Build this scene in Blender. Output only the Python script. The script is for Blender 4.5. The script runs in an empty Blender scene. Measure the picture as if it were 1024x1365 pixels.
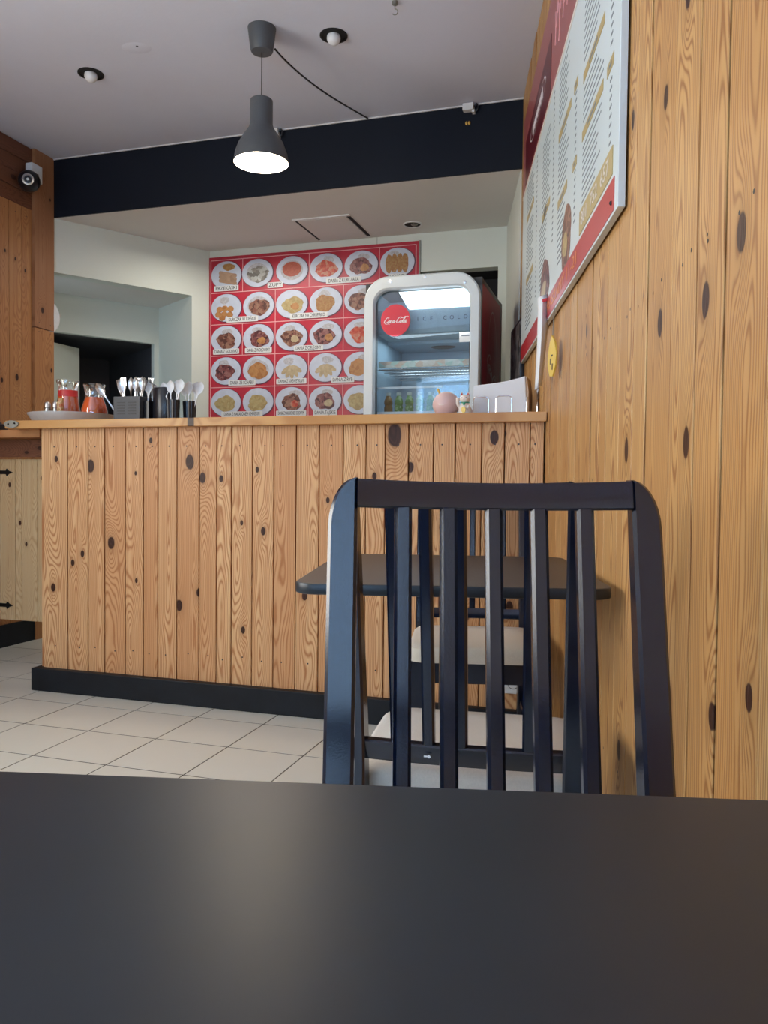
import bpy, bmesh, math, random
from mathutils import Vector, Matrix, Euler
PI = math.pi
rnd = random.Random(7)
SC = bpy.context.scene
COL = SC.collection

# ------------------------------------------------------------------ camera
A = 0.225                                   # angle between the right wall's axes and the counter's axes
F, PITCH, ROLL, YAW, EYE = 1080.0, .031, -.0103, .074, .957
cam_d = bpy.data.cameras.new('camera'); cam = bpy.data.objects.new('camera', cam_d); COL.objects.link(cam)
cam_d.sensor_fit = 'HORIZONTAL'; cam_d.sensor_width = 36.0; cam_d.lens = 36.0 * F / 1024.0; cam_d.clip_start = .02
_M = Matrix(((math.cos(ROLL), 0, -math.sin(ROLL)), (0, 1, 0), (math.sin(ROLL), 0, math.cos(ROLL)))) \
   @ Matrix(((1, 0, 0), (0, math.cos(PITCH), -math.sin(PITCH)), (0, math.sin(PITCH), math.cos(PITCH)))) \
   @ Matrix(((math.cos(YAW), math.sin(YAW), 0), (-math.sin(YAW), math.cos(YAW), 0), (0, 0, 1)))
r_, f_, u_ = _M[0], _M[1], _M[2]
cam.matrix_world = Matrix(((r_[0], u_[0], -f_[0], 0), (r_[1], u_[1], -f_[1], 0), (r_[2], u_[2], -f_[2], EYE), (0, 0, 0, 1)))
SC.camera = cam

# ------------------------------------------------------------------ world, daylight, exposure
w = bpy.data.worlds.new('world'); SC.world = w; w.use_nodes = True
bg = w.node_tree.nodes['Background']; bg.inputs[0].default_value = (.62, .80, 1.0, 1); bg.inputs[1].default_value = 2.0
SC.view_settings.view_transform = 'Standard'; SC.view_settings.look = 'None'
SC.view_settings.exposure = 0.0; SC.view_settings.gamma = 1.0; SC.view_settings.use_curve_mapping = False
def area(name, loc, rot, sx, sy, power, color):
    l = bpy.data.lights.new(name, 'AREA'); l.shape = 'RECTANGLE'; l.size = sx; l.size_y = sy; l.energy = power; l.color = color
    o = bpy.data.objects.new(name, l); o.location = loc; o.rotation_euler = rot; COL.objects.link(o); return o
def CW(s, n, z=0.0):                        # counter axes -> world
    return Vector((s * math.cos(A) + n * math.sin(A), -s * math.sin(A) + n * math.cos(A), z))
area('daylight_rear_window', (-1.42, -1.44, 1.42), (PI/2 + .12, 0, PI), 3.1, 1.75, 320, (.34, .61, 1.0))
area('daylight_left_window', CW(-3.42, .35, 1.6), (0, -PI/2 - .20, -A), 1.5, 2.4, 104, (1.0, .94, .84))
area('kitchen_fill_light', CW(-2.35, 4.62, 2.52), (0, 0, -A), .9, .25, 9, (1.0, .96, .88))  # added fill for the kitchen, no lamp fixture stands here

# ------------------------------------------------------------------ node helpers
class NT:
    def __init__(s, name):
        s.m = bpy.data.materials.new(name); s.m.use_nodes = True; s.t = s.m.node_tree; s.N = s.t.nodes; s.L = s.t.links
        s.b = s.N['Principled BSDF']
    def n(s, typ, **kw):
        x = s.N.new(typ)
        for k, v in kw.items(): setattr(x, k, v)
        return x
    def link(s, a, b): s.L.new(a, b)
    def put(s, sock, v):
        if hasattr(v, 'links'): s.L.new(v, sock)
        else: sock.default_value = v
    def math(s, op, a, b=0.0, c=None):
        x = s.n('ShaderNodeMath', operation=op); s.put(x.inputs[0], a); s.put(x.inputs[1], b)
        if c is not None: s.put(x.inputs[2], c)
        return x.outputs[0]
    def vec(s, x, y, z):
        c = s.n('ShaderNodeCombineXYZ'); s.put(c.inputs[0], x); s.put(c.inputs[1], y); s.put(c.inputs[2], z); return c.outputs[0]
    def noise(s, v, scale, detail=2.0, rough=.5):
        x = s.n('ShaderNodeTexNoise'); s.put(x.inputs['Vector'], v); x.inputs['Scale'].default_value = scale
        x.inputs['Detail'].default_value = detail; x.inputs['Roughness'].default_value = rough; return x.outputs['Fac']
    def mix(s, f, a, b):
        x = s.n('ShaderNodeMix', data_type='RGBA'); s.put(x.inputs[0], f); s.put(x.inputs[6], a); s.put(x.inputs[7], b); return x.outputs[2]
    def smooth(s, v, lo, hi, a=0.0, b=1.0):
        x = s.n('ShaderNodeMapRange', interpolation_type='SMOOTHSTEP'); s.put(x.inputs[0], v)
        x.inputs[1].default_value = lo; x.inputs[2].default_value = hi; x.inputs[3].default_value = a; x.inputs[4].default_value = b; return x.outputs[0]
def c4(c): return (c[0], c[1], c[2], 1.0)

def mat(name, color, rough=.5, metal=0.0, emit=0.0, ecol=None, var=.06, bump=0.0, scale=30.0, spec=.5, sheen=0.0, coat=0.0):
    t = NT(name); b = t.b
    b.inputs['Roughness'].default_value = rough; b.inputs['Metallic'].default_value = metal
    b.inputs['Specular IOR Level'].default_value = spec; b.inputs['Coat Weight'].default_value = coat
    tc = t.n('ShaderNodeTexCoord').outputs['Object']
    ns = t.noise(tc, scale, 3)
    d = tuple(max(0, x * (1 - var * 2)) for x in color); l = tuple(min(1, x * (1 + var)) for x in color)
    t.link(t.mix(ns, c4(d), c4(l)), b.inputs['Base Color'])
    if bump:
        bp = t.n('ShaderNodeBump'); bp.inputs['Strength'].default_value = bump; bp.inputs['Distance'].default_value = .002
        t.link(t.noise(tc, scale * 6, 3), bp.inputs['Height']); t.link(bp.outputs[0], b.inputs['Normal'])
    if sheen: b.inputs['Sheen Weight'].default_value = sheen
    if emit:
        b.inputs['Emission Color'].default_value = c4(ecol or color); b.inputs['Emission Strength'].default_value = emit
    return t.m

def wood(name, light, dark, knotc=(.035, .013, .008), tint=(.60, .27, .12), spacing=.0062, rough=.42, knots=3, grain=.62, tintvar=.5, wave=.34):
    """Sawn pine. Ring distances seen in a plain sawn board, bent around the knots the board object names in its own properties."""
    t = NT(name); b = t.b
    tc = t.n('ShaderNodeTexCoord').outputs['Object']
    sp = t.n('ShaderNodeSeparateXYZ'); t.link(tc, sp.inputs[0]); x, y, z = sp.outputs
    R = t.n('ShaderNodeObjectInfo').outputs['Random']
    R2 = t.math('FRACT', t.math('MULTIPLY', R, 17.31)); R3 = t.math('FRACT', t.math('MULTIPLY', R, 71.7))
    seed = t.math('MULTIPLY', R, 60.0)
    lowv = t.vec(t.math('MULTIPLY_ADD', x, 2.5, seed), y, t.math('MULTIPLY', z, .62))
    n1 = t.math('SUBTRACT', t.noise(lowv, 2.3, 1.5), .5)
    n2 = t.math('SUBTRACT', t.noise(t.vec(t.math('MULTIPLY_ADD', x, 9., seed), y, t.math('MULTIPLY', z, 2.5)), 4.0, 3), .5)
    ksum = None; kmask = None; khalo = None
    for i in range(knots):
        a = t.n('ShaderNodeAttribute', attribute_type='OBJECT', attribute_name='knot_%d' % i)
        ks = t.n('ShaderNodeSeparateXYZ'); t.link(a.outputs['Vector'], ks.inputs[0]); kx, kz, kr = ks.outputs
        dx = t.math('SUBTRACT', x, kx); dz = t.math('SUBTRACT', z, kz)
        dz2 = t.math('MULTIPLY', dz, .62)
        dist = t.math('SQRT', t.math('ADD', t.math('MULTIPLY', dx, dx), t.math('MULTIPLY', dz2, dz2)))
        q = t.math('DIVIDE', dist, t.math('MAXIMUM', kr, .0005))
        dzl = t.math('MULTIPLY', dz, .30)
        dist2 = t.math('SQRT', t.math('ADD', t.math('MULTIPLY', dx, dx), t.math('MULTIPLY', dzl, dzl)))
        q2 = t.math('DIVIDE', dist2, t.math('MAXIMUM', kr, .0005))
        g = t.math('POWER', 2.718, t.math('MULTIPLY', t.math('MULTIPLY', q2, q2), -.28))
        bend = t.math('MULTIPLY', t.math('MULTIPLY', g, kr), 1.8)
        msk = t.smooth(t.math('MULTIPLY_ADD', n2, .35, q), .85, 1.1, 1, 0)
        halo = t.math('POWER', 2.718, t.math('MULTIPLY', t.math('MULTIPLY', q, q), -.30))
        ksum = bend if ksum is None else t.math('ADD', ksum, bend)
        kmask = msk if kmask is None else t.math('MAXIMUM', kmask, msk)
        khalo = halo if khalo is None else t.math('MAXIMUM', khalo, halo)
    cx = t.math('MULTIPLY', t.math('SUBTRACT', R2, .5), .07)
    xx = t.math('SUBTRACT', x, cx)
    d = t.math('ADD', t.math('MULTIPLY_ADD', n1, wave, .03), t.math('MULTIPLY', n2, .004))
    d = t.math('ADD', d, ksum)
    ring = t.math('SQRT', t.math('ADD', t.math('MULTIPLY', xx, xx), t.math('MULTIPLY', d, d)))
    ring = t.math('ADD', ring, t.math('MULTIPLY', ksum, .6))
    ph = t.math('MULTIPLY', ring, 2 * PI / spacing)
    sn = t.math('MULTIPLY_ADD', t.math('SINE', ph), .5, .5)
    sn = t.math('POWER', sn, 2.6)
    fine = t.noise(t.vec(t.math('MULTIPLY_ADD', x, 420., seed), y, t.math('MULTIPLY', z, 5.0)), 1.0, 2)
    streak = t.noise(t.vec(t.math('MULTIPLY_ADD', x, 60., seed), y, t.math('MULTIPLY', z, 1.2)), 1.0, 2)
    col = t.mix(t.math('MULTIPLY', t.smooth(streak, .3, .7), .62), c4(light), c4(tint))
    tv = t.math('MULTIPLY', t.math('POWER', R3, 1.6), tintvar)
    col = t.mix(tv, col, c4(tint))
    gstr = t.math('MULTIPLY', sn, t.math('MULTIPLY_ADD', fine, .5, grain - .25))
    col = t.mix(gstr, col, c4(dark))
    col = t.mix(t.math('MULTIPLY', khalo, .55), col, c4(tuple(.55 * v for v in tint)))
    kc = t.mix(t.math('MULTIPLY_ADD', sn, .6, 0.1), c4(knotc), c4(tuple(min(1, 2.0 * v) for v in knotc)))
    col = t.mix(kmask, col, kc)
    t.link(col, b.inputs['Base Color'])
    b.inputs['Roughness'].default_value = rough; b.inputs['Specular IOR Level'].default_value = .22
    bp = t.n('ShaderNodeBump'); bp.inputs['Strength'].default_value = .25; bp.inputs['Distance'].default_value = .0008
    t.link(t.math('ADD', gstr, t.math('MULTIPLY', fine, .4)), bp.inputs['Height']); t.link(bp.outputs[0], b.inputs['Normal'])
    return t.m

def glass(name, color=(.9, .95, .95), alpha_glossy=.10, rough=.02):
    t = NT(name); t.N.remove(t.b)
    tr = t.n('ShaderNodeBsdfTransparent'); tr.inputs[0].default_value = c4(color)
    gl = t.n('ShaderNodeBsdfGlossy'); gl.inputs[0].default_value = (1, 1, 1, 1); gl.inputs['Roughness'].default_value = rough
    lw = t.n('ShaderNodeLayerWeight'); lw.inputs[0].default_value = .35
    mx = t.n('ShaderNodeMixShader'); t.link(t.math('MULTIPLY_ADD', lw.outputs['Fresnel'], .8, alpha_glossy), mx.inputs[0])
    t.link(tr.outputs[0], mx.inputs[1]); t.link(gl.outputs[0], mx.inputs[2])
    t.link(mx.outputs[0], t.N['Material Output'].inputs[0]); return t.m

def food(name, c1, c2, c3, scale=60):
    t = NT(name); tc = t.n('ShaderNodeTexCoord').outputs['Object']
    v = t.n('ShaderNodeTexVoronoi'); t.link(tc, v.inputs['Vector']); v.inputs['Scale'].default_value = scale
    cr = t.n('ShaderNodeValToRGB'); s = t.n('ShaderNodeSeparateColor'); t.link(v.outputs['Color'], s.inputs[0]); t.link(s.outputs[0], cr.inputs[0])
    e = cr.color_ramp.elements; e[0].color = c4(c1); e[1].color = c4(c3); e[0].position = .2; e[1].position = .85
    x = e.new(.5); x.color = c4(c2)
    t.link(t.mix(t.math('MULTIPLY', t.noise(tc, scale * 1.5, 3), .5), cr.outputs[0], c4(tuple(.35 * k for k in c1))), t.b.inputs['Base Color'])
    t.b.inputs['Roughness'].default_value = .4; return t.m

def painted(name, color, rough=.8, blot=.10, bump=.15):
    t = NT(name); tc = t.n('ShaderNodeTexCoord').outputs['Object']
    f = t.math('MULTIPLY_ADD', t.noise(tc, 1.4, 3), .7, t.math('MULTIPLY', t.noise(tc, 14, 4), .3))
    t.link(t.mix(f, c4(tuple(v * (1 - blot) for v in color)), c4(tuple(min(1, v * (1 + blot)) for v in color))), t.b.inputs['Base Color'])
    t.b.inputs['Roughness'].default_value = rough
    bp = t.n('ShaderNodeBump'); bp.inputs['Strength'].default_value = bump; bp.inputs['Distance'].default_value = .003
    t.link(t.noise(tc, 60, 4), bp.inputs['Height']); t.link(bp.outputs[0], t.b.inputs['Normal']); return t.m

M = {}
M['pine'] = wood('counter pine', (.72, .46, .235), (.38, .15, .055), tint=(.56, .28, .125), spacing=.0064, grain=.86, wave=.21, tintvar=.8)
M['pine_wall'] = wood('wall pine', (.64, .40, .165), (.29, .125, .040), tint=(.45, .23, .08), spacing=.0070, grain=1.0, tintvar=.85, wave=.13)
M['pine_gate'] = wood('gate pine', (.62, .46, .26), (.42, .25, .11), tint=(.55, .36, .18), tintvar=.2)
M['pine_top'] = wood('ledge pine', (.56, .31, .115), (.38, .16, .05), tint=(.48, .22, .075), knots=1, rough=.3)
M['pine_shaded'] = wood('shaded reddish pine', (.20, .085, .045), (.10, .04, .02), tint=(.16, .06, .035))  # reddish pine with the shade over it darkened into the colour
M['pine_left'] = wood('left wall pine', (.50, .25, .10), (.30, .12, .045), tint=(.40, .17, .07))  # same pine, coloured darker for the weaker light on the left
M['pine_post'] = wood('post pine', (.40, .20, .10), (.26, .11, .05), tint=(.34, .15, .07))  # post in the same pine, its dim light put into the colour
M['gap'] = mat('dark gap', (.035, .018, .010), .9)
M['ceiling'] = painted('ceiling paint', (.67, .69, .79), .85, .06)
M['soffit'] = painted('soffit paint', (.72, .69, .64), .8, .05)
M['kwall'] = painted('kitchen wall paint', (.68, .71, .63), .7, .05)
M['beam'] = mat('black beam paint', (.007, .011, .020), .6, spec=.2, var=.1, scale=5)
M['skirt'] = mat('black skirting paint', (.009, .012, .017), .5, spec=.25, var=.3, scale=14, bump=.3)
M['grout'] = mat('dark grout', (.022, .018, .016), .9)
M['tile'] = painted('floor tile', (.64, .65, .585), .38, .05, .05)
M['white'] = mat('white paint', (.78, .78, .76), .5)
M['room'] = painted('dining wall paint', (.30, .18, .10), .8)
M['black_lacquer'] = mat('black chair lacquer', (.0022, .0062, .020), .19, var=.1, scale=60, bump=.05, spec=.6, coat=.25)
M['cushion'] = mat('cream chair fabric', (.66, .61, .52), .9, var=.08, scale=300, bump=.5, sheen=.3)
M['table'] = mat('dark table laminate', (.015, .022, .030), .37, var=.2, scale=7, spec=.42)
M['steel'] = mat('brushed steel', (.62, .63, .64), .3, 1.0)
M['tray'] = mat('dull aluminium', (.55, .56, .57), .5, .35)
M['chrome'] = mat('chrome wire', (.75, .76, .78), .12, 1.0)
M['shade'] = mat('dark grey lamp paint', (.075, .083, .092), .45, scale=20)
M['shade_in'] = mat('lamp inner white', (.9, .88, .82), .5)
M['bulb_on'] = mat('lit bulb', (1, .93, .80), .4, emit=40, ecol=(1.0, .86, .66), var=0)
M['bulb_off'] = mat('frosted bulb', (.75, .76, .78), .25, var=.02)
M['black'] = mat('black plastic', (.010, .012, .018), .3)
M['box_plastic'] = mat('dark box plastic', (.030, .036, .048), .45)
M['black_matte'] = mat('matt black', (.010, .010, .012), .8)
M['iron'] = mat('black iron', (.008, .008, .009), .5, .6)
M['black_lacquer'].node_tree.nodes['Principled BSDF'].inputs['Coat Roughness'].default_value = .2
M['grey_metal'] = mat('dull grey metal', (.28, .28, .25), .5, .7)
M['red_print'] = mat('red poster print', (.52, .018, .045), .35, var=.25, scale=12)
M['red_band'] = mat('red sign print', (.46, .030, .036), .3, var=.08, scale=4)
M['rose_band'] = mat('dull rose sign print', (.33, .085, .082), .3, var=.1, scale=5)
M['maroon'] = mat('maroon sign print', (.10, .006, .012), .3)
M['sign_white'] = mat('sign white', (.62, .70, .72), .3, var=.03, scale=4)
M['sign_text'] = mat('sign print grey', (.16, .19, .21), .5)
M['sign_gold'] = mat('sign print gold', (.42, .32, .13), .4)
M['orange_print'] = mat('sign print orange', (.72, .28, .10), .4)
M['print_line'] = mat('pale grid print', (.80, .42, .42), .4)
M['plate_print'] = mat('printed plate', (.56, .60, .70), .35, var=.12, scale=18)
M['plate_shadow'] = mat('printed plate rim', (.12, .03, .06), .4)
M['label_print'] = mat('caption white', (.72, .72, .70), .4)
M['ink'] = mat('black ink', (.015, .015, .02), .5)
M['rice'] = mat('printed rice', (.52, .50, .52), .4, var=.3, scale=90)
FOODS = {
 'noodle': food('printed noodles', (.42, .30, .12), (.55, .44, .20), (.50, .36, .15)),
 'red': food('printed red stew', (.50, .04, .02), (.62, .10, .04), (.60, .28, .18)),
 'brown': food('printed brown meat', (.10, .03, .02), (.26, .09, .06), (.38, .20, .13)),
 'maroon': food('printed dark meat', (.07, .015, .02), (.22, .05, .05), (.36, .16, .14)),
 'gold': food('printed fried pieces', (.42, .17, .05), (.58, .27, .09), (.50, .24, .08), 40),
 'cutlet': food('printed cutlet', (.40, .20, .06), (.48, .27, .10), (.38, .16, .05), 90),
 'roll': food('printed rolls', (.45, .28, .18), (.52, .34, .22), (.40, .24, .15), 30),
 'mush': food('printed dumpling soup', (.16, .14, .12), (.30, .27, .22), (.60, .60, .56), 45),
 'pale': food('printed pale chicken', (.50, .38, .22), (.60, .48, .30), (.55, .42, .24), 45),
 'tomato': food('printed tomato soup', (.42, .07, .03), (.50, .11, .05), (.46, .08, .04), 90),
}
M['fridge_frame'] = mat('pale grey metal frame', (.60, .66, .68), .42, .0, var=.05, scale=6)
M['fridge_body'] = mat('dark red cabinet', (.26, .010, .024), .5, var=.15, scale=3, spec=.25)
M['fridge_dark'] = mat('dark grey cabinet', (.10, .10, .10), .5)
M['fridge_in'] = mat('cool grey liner', (.33, .44, .52), .5, var=.04, scale=4)
M['fridge_head'] = mat('grey header', (.30, .38, .42), .5, var=.08, scale=40)
M['fridge_light'] = mat('lit diffuser', (.9, .97, 1), .5, emit=3.0, ecol=(.86, .95, 1.0), var=0)
M['disc_red'] = mat('red sticker', (.58, .018, .04), .4, var=.03)
M['script_white'] = mat('white lettering', (.80, .74, .76), .4, var=.02)
M['script_dim'] = mat('embossed lettering', (.20, .07, .06), .35)
M['acrylic'] = glass('clear acrylic', (.93, .97, 1), .02)
M['glass'] = glass('window glass', (.90, .95, .97), .02)
M['jar_glass'] = glass('jug glass', (.92, .93, .90), .10, .05)
M['sauce'] = mat('red sauce', (.90, .17, .04), .25, var=.15, scale=25)
M['red_wrap'] = mat('red wrap', (.55, .03, .03), .4)
M['gold_pack'] = food('gold sachets', (.45, .25, .08), (.7, .55, .3), (.5, .12, .05), 90)
M['green_label'] = food('green bottle print', (.10, .32, .06), (.22, .50, .10), (.55, .72, .40), 70)
M['bottle_amber'] = mat('amber drink', (.35, .16, .04), .2)
M['bottle_cap'] = mat('pale bottle cap', (.7, .74, .68), .4)
M['price_strip'] = food('price strip print', (.70, .50, .38), (.76, .74, .68), (.48, .66, .58), 36)
M['pink'] = mat('pale pink ceramic', (.66, .48, .47), .35, var=.04)
M['cream'] = mat('cream ceramic', (.78, .72, .66), .3)
M['gold'] = mat('gold paint', (.70, .45, .10), .35, .4)
M['green'] = mat('green paint', (.05, .35, .22), .4)
M['red'] = mat('red paint', (.6, .04, .05), .4)
M['paper'] = mat('white paper', (.74, .77, .80), .75, var=.02, scale=5)
M['kraft'] = mat('tan paper end', (.52, .38, .26), .8, var=.05)
M['yellow'] = mat('yellow tag', (.72, .50, .08), .45)
M['plastic_white'] = mat('white plastic', (.72, .75, .77), .35, var=.02)
M['lens_blue'] = mat('lens glass', (.10, .20, .40), .1)
M['marble'] = food('marbled print', (.03, .03, .03), (.14, .14, .14), (.30, .28, .28), 28)
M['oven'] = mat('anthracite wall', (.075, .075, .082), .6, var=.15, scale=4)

# ------------------------------------------------------------------ mesh helpers
class MB:
    def __init__(s): s.bm = bmesh.new(); s.mats = []
    def mi(s, m):
        if m not in s.mats: s.mats.append(m)
        return s.mats.index(m)
    def _fin(s, faces, m, smooth=False):
        i = s.mi(m)
        for f in faces: f.material_index = i; f.smooth = smooth
    def poly(s, pts, m, smooth=False):
        f = s.bm.faces.new([s.bm.verts.new(p) for p in pts]); s._fin([f], m, smooth); return f
    def grid(s, rows, m, smooth=True, closed=False, caps=(False, False)):
        V = [[s.bm.verts.new(p) for p in r] for r in rows]; fs = []
        k = len(V[0])
        for i in range(len(V) - 1):
            for j in range(k if closed else k - 1):
                j2 = (j + 1) % k
                try: fs.append(s.bm.faces.new((V[i][j], V[i][j2], V[i + 1][j2], V[i + 1][j])))
                except ValueError: pass
        s._fin(fs, m, smooth)
        if caps[0]: s._fin([s.bm.faces.new(V[0][::-1])], m)
        if caps[1]: s._fin([s.bm.faces.new(V[-1])], m)
    def box(s, x0, x1, y0, y1, z0, z1, m, bev=0.0, seg=2, mtx=None):
        b = bmesh.new(); bmesh.ops.create_cube(b, size=1)
        bmesh.ops.scale(b, vec=(x1 - x0, y1 - y0, z1 - z0), verts=b.verts)
        bmesh.ops.translate(b, vec=((x0 + x1) / 2, (y0 + y1) / 2, (z0 + z1) / 2), verts=b.verts)
        if bev: bmesh.ops.bevel(b, geom=b.edges[:] + b.verts[:], offset=bev, segments=seg, affect='EDGES', profile=.5)
        if mtx is not None: b.transform(mtx)
        s.add(b, m, bool(bev)); b.free()
    def add(s, b, m, smooth=False):
        mp = {v: s.bm.verts.new(v.co) for v in b.verts}; fs = []
        for f in b.faces:
            try: fs.append(s.bm.faces.new([mp[v] for v in f.verts]))
            except ValueError: pass
        s._fin(fs, m, smooth)
        if smooth and fs:                      # broad faces stay flat, only the rounded edges are shaded smooth
            mxa = max(f.calc_area() for f in fs)
            for f in fs:
                if f.calc_area() > .12 * mxa or len(f.verts) > 6: f.smooth = False
    def lathe(s, prof, m, c=(0, 0, 0), seg=32, sx=1.0, sy=1.0, mtx=None, smooth=True):
        rows = []
        for r, z in prof:
            rr = max(r, 1e-5)
            rows.append([Vector((c[0] + rr * sx * math.cos(2 * PI * k / seg), c[1] + rr * sy * math.sin(2 * PI * k / seg), c[2] + z)) for k in range(seg)])
        if mtx is not None: rows = [[mtx @ p for p in r] for r in rows]
        s.grid(rows, m, smooth, closed=True)
    def cyl(s, p0, p1, r, m, seg=12, r2=None):
        p0 = Vector(p0); p1 = Vector(p1); d = p1 - p0; q = d.to_track_quat('Z', 'Y').to_matrix().to_4x4(); q.translation = p0
        L = d.length; r2 = r if r2 is None else r2
        s.lathe([(0, 0), (r, 0), (r, 0), (r2, L), (r2, L), (0, L)], m, seg=seg, mtx=q)
    def ball(s, c, r, m, seg=20, sx=1, sy=1, sz=1, lo=-1.0, hi=1.0):
        k = 12; s.lathe([(r * math.cos(a), r * sz * math.sin(a)) for a in [(-PI / 2 + PI * ((lo + 1) / 2 + (hi - lo) / 2 * i / k)) for i in range(k + 1)]], m, c, seg, sx, sy)
    def tube(s, pts, r, m, seg=8, flat=1.0):
        pts = [Vector(p) for p in pts]; rows = []; up = Vector((0, 0, 1))
        prev = None
        for i, p in enumerate(pts):
            d = (pts[min(i + 1, len(pts) - 1)] - pts[max(i - 1, 0)]).normalized()
            if prev is None: a = d.orthogonal().normalized()
            else: a = (prev - d * prev.dot(d)).normalized()
            prev = a; b = d.cross(a); rr = r[i] if isinstance(r, (list, tuple)) else r
            rows.append([p + (a * math.cos(2 * PI * k / seg) + b * math.sin(2 * PI * k / seg) * flat) * rr for k in range(seg)])
        s.grid(rows, m, True, closed=True, caps=(True, True))
    def prism(s, poly, y0, y1, m, bev=0.0, axis='y', smooth=False):
        """poly = [(x, z)] extruded along y (axis 'y') or [(x, y)] along z (axis 'z')."""
        b = bmesh.new()
        P = (lambda p, t: (p[0], t, p[1])) if axis == 'y' else (lambda p, t: (p[0], p[1], t))
        v0 = [b.verts.new(P(p, y0)) for p in poly]; v1 = [b.verts.new(P(p, y1)) for p in poly]
        f0 = b.faces.new(v0); f1 = b.faces.new(v1[::-1]); k = len(poly)
        for i in range(k): b.faces.new((v0[i], v1[i], v1[(i + 1) % k], v0[(i + 1) % k]))
        bmesh.ops.recalc_face_normals(b, faces=b.faces)
        if bev:
            ed = [e for e in b.edges if e in set(f0.edges) or e in set(f1.edges)]
            bmesh.ops.bevel(b, geom=ed, offset=bev, segments=2, affect='EDGES', profile=.5)
        s.add(b, m, smooth); b.free()
    def build(s, name, parent=None, loc=None, rot=None, autosm=True):
        bmesh.ops.recalc_face_normals(s.bm, faces=s.bm.faces)
        me = bpy.data.meshes.new(name); s.bm.to_mesh(me); s.bm.free()
        for m in s.mats: me.materials.append(M[m] if isinstance(m, str) else m)
        if autosm:
            flat = [not p.use_smooth for p in me.polygons]
            try:
                me.set_sharp_from_angle(angle=math.radians(38))
                for p, f in zip(me.polygons, flat):
                    if f: p.use_smooth = False
            except Exception: pass
        return link(name, me, parent, loc, rot)
def link(name, me, parent=None, loc=None, rot=None):
    o = bpy.data.objects.new(name, me); COL.objects.link(o)
    if parent: o.parent = parent
    if loc is not None: o.location = loc
    if rot is not None: o.rotation_euler = rot
    return o
def rrect(x0, x1, y0, y1, r, k=8):
    out = []
    for cx, cy, a0 in ((x1 - r, y0 + r, -PI / 2), (x1 - r, y1 - r, 0), (x0 + r, y1 - r, PI / 2), (x0 + r, y0 + r, PI)):
        for i in range(k + 1): a = a0 + PI / 2 * i / k; out.append((cx + r * math.cos(a), cy + r * math.sin(a)))
    return out
def ellipse(cx, cz, rx, rz, k=32): return [(cx + rx * math.cos(2 * PI * i / k), cz + rz * math.sin(2 * PI * i / k)) for i in range(k)]
def tag(o, label, cat, group=None, kind=None):
    o['label'] = label; o['category'] = cat
    if group: o['group'] = group
    if kind: o['kind'] = kind
    return o
def thing(name, label, cat, loc, rz=0.0, group=None):
    o = bpy.data.objects.new(name, None); COL.objects.link(o); o.empty_display_size = .05
    o.location = loc; o.rotation_euler = (0, 0, rz); return tag(o, label, cat, group)
def struct(o): o['kind'] = 'structure'; return o
def text_mesh(txt, size, ext=.0004, font_sx=1.0, align='CENTER'):
    c = bpy.data.curves.new('t', 'FONT'); c.body = txt; c.size = size; c.extrude = ext; c.align_x = align; c.align_y = 'CENTER'
    c.resolution_u = 3
    o = bpy.data.objects.new('t', c); COL.objects.link(o)
    bpy.context.view_layer.update()
    me = bpy.data.meshes.new_from_object(o.evaluated_get(bpy.context.evaluated_depsgraph_get()))
    bpy.data.objects.remove(o); bpy.data.curves.remove(c)
    me.transform(Matrix.Rotation(PI / 2, 4, 'X') @ Matrix.Scale(font_sx, 4, (1, 0, 0)))
    return me
def text(name, txt, size, m, parent, loc, sx=1.0, width=None):
    me = text_mesh(txt, size, font_sx=sx)
    if width:
        w_ = max(v.co.x for v in me.vertices) - min(v.co.x for v in me.vertices)
        me.transform(Matrix.Scale(width / w_, 4, (1, 0, 0)))
    me.name = name; me.materials.append(M[m]); return link(name, me, parent, loc)

# ------------------------------------------------------------------ boards
def board_mesh(wd, ln, th, m, nails=(), ch=.0014):
    b = MB(); h = wd / 2
    sec = [(-h, th), (-h, ch), (-h + ch, 0), (h - ch, 0), (h, ch), (h, th)]
    b.prism([(p[0], p[1]) for p in sec], 0, ln, m, axis='z')
    for nx, nz in nails:
        b.poly([(nx + .0036 * math.cos(a * PI / 3), -.0004, nz + .0036 * math.sin(a * PI / 3)) for a in range(6)], 'ink')
    me = b.build('tmp', autosm=False); d = me.data; bpy.data.objects.remove(me); return d
def plank(parent, wd, ln, th, m, loc, rot=(0, 0, 0), nails=(), knots=(), name='plank'):
    o = link(name, board_mesh(wd, ln, th, m, nails), parent, loc, rot)
    for i, k in enumerate(knots[:3]): o['knot_%d' % i] = [float(v) for v in k]
    for i in range(len(knots), 3): o['knot_%d' % i] = [0.0, -9.0, 0.001]
    return o
def rand_knots(wd, ln, k, lo=.006, hi=.015):
    return [(rnd.uniform(-wd * .35, wd * .35), rnd.uniform(.05, ln - .05), rnd.uniform(lo, hi)) for _ in range(k)]

# ================================================================== SETTING
WX = .378; CH = 2.967; SOF = 2.61; NB = 4.255; NF = 5.161; SL = -3.50
CR = (0, 0, -A)
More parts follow.
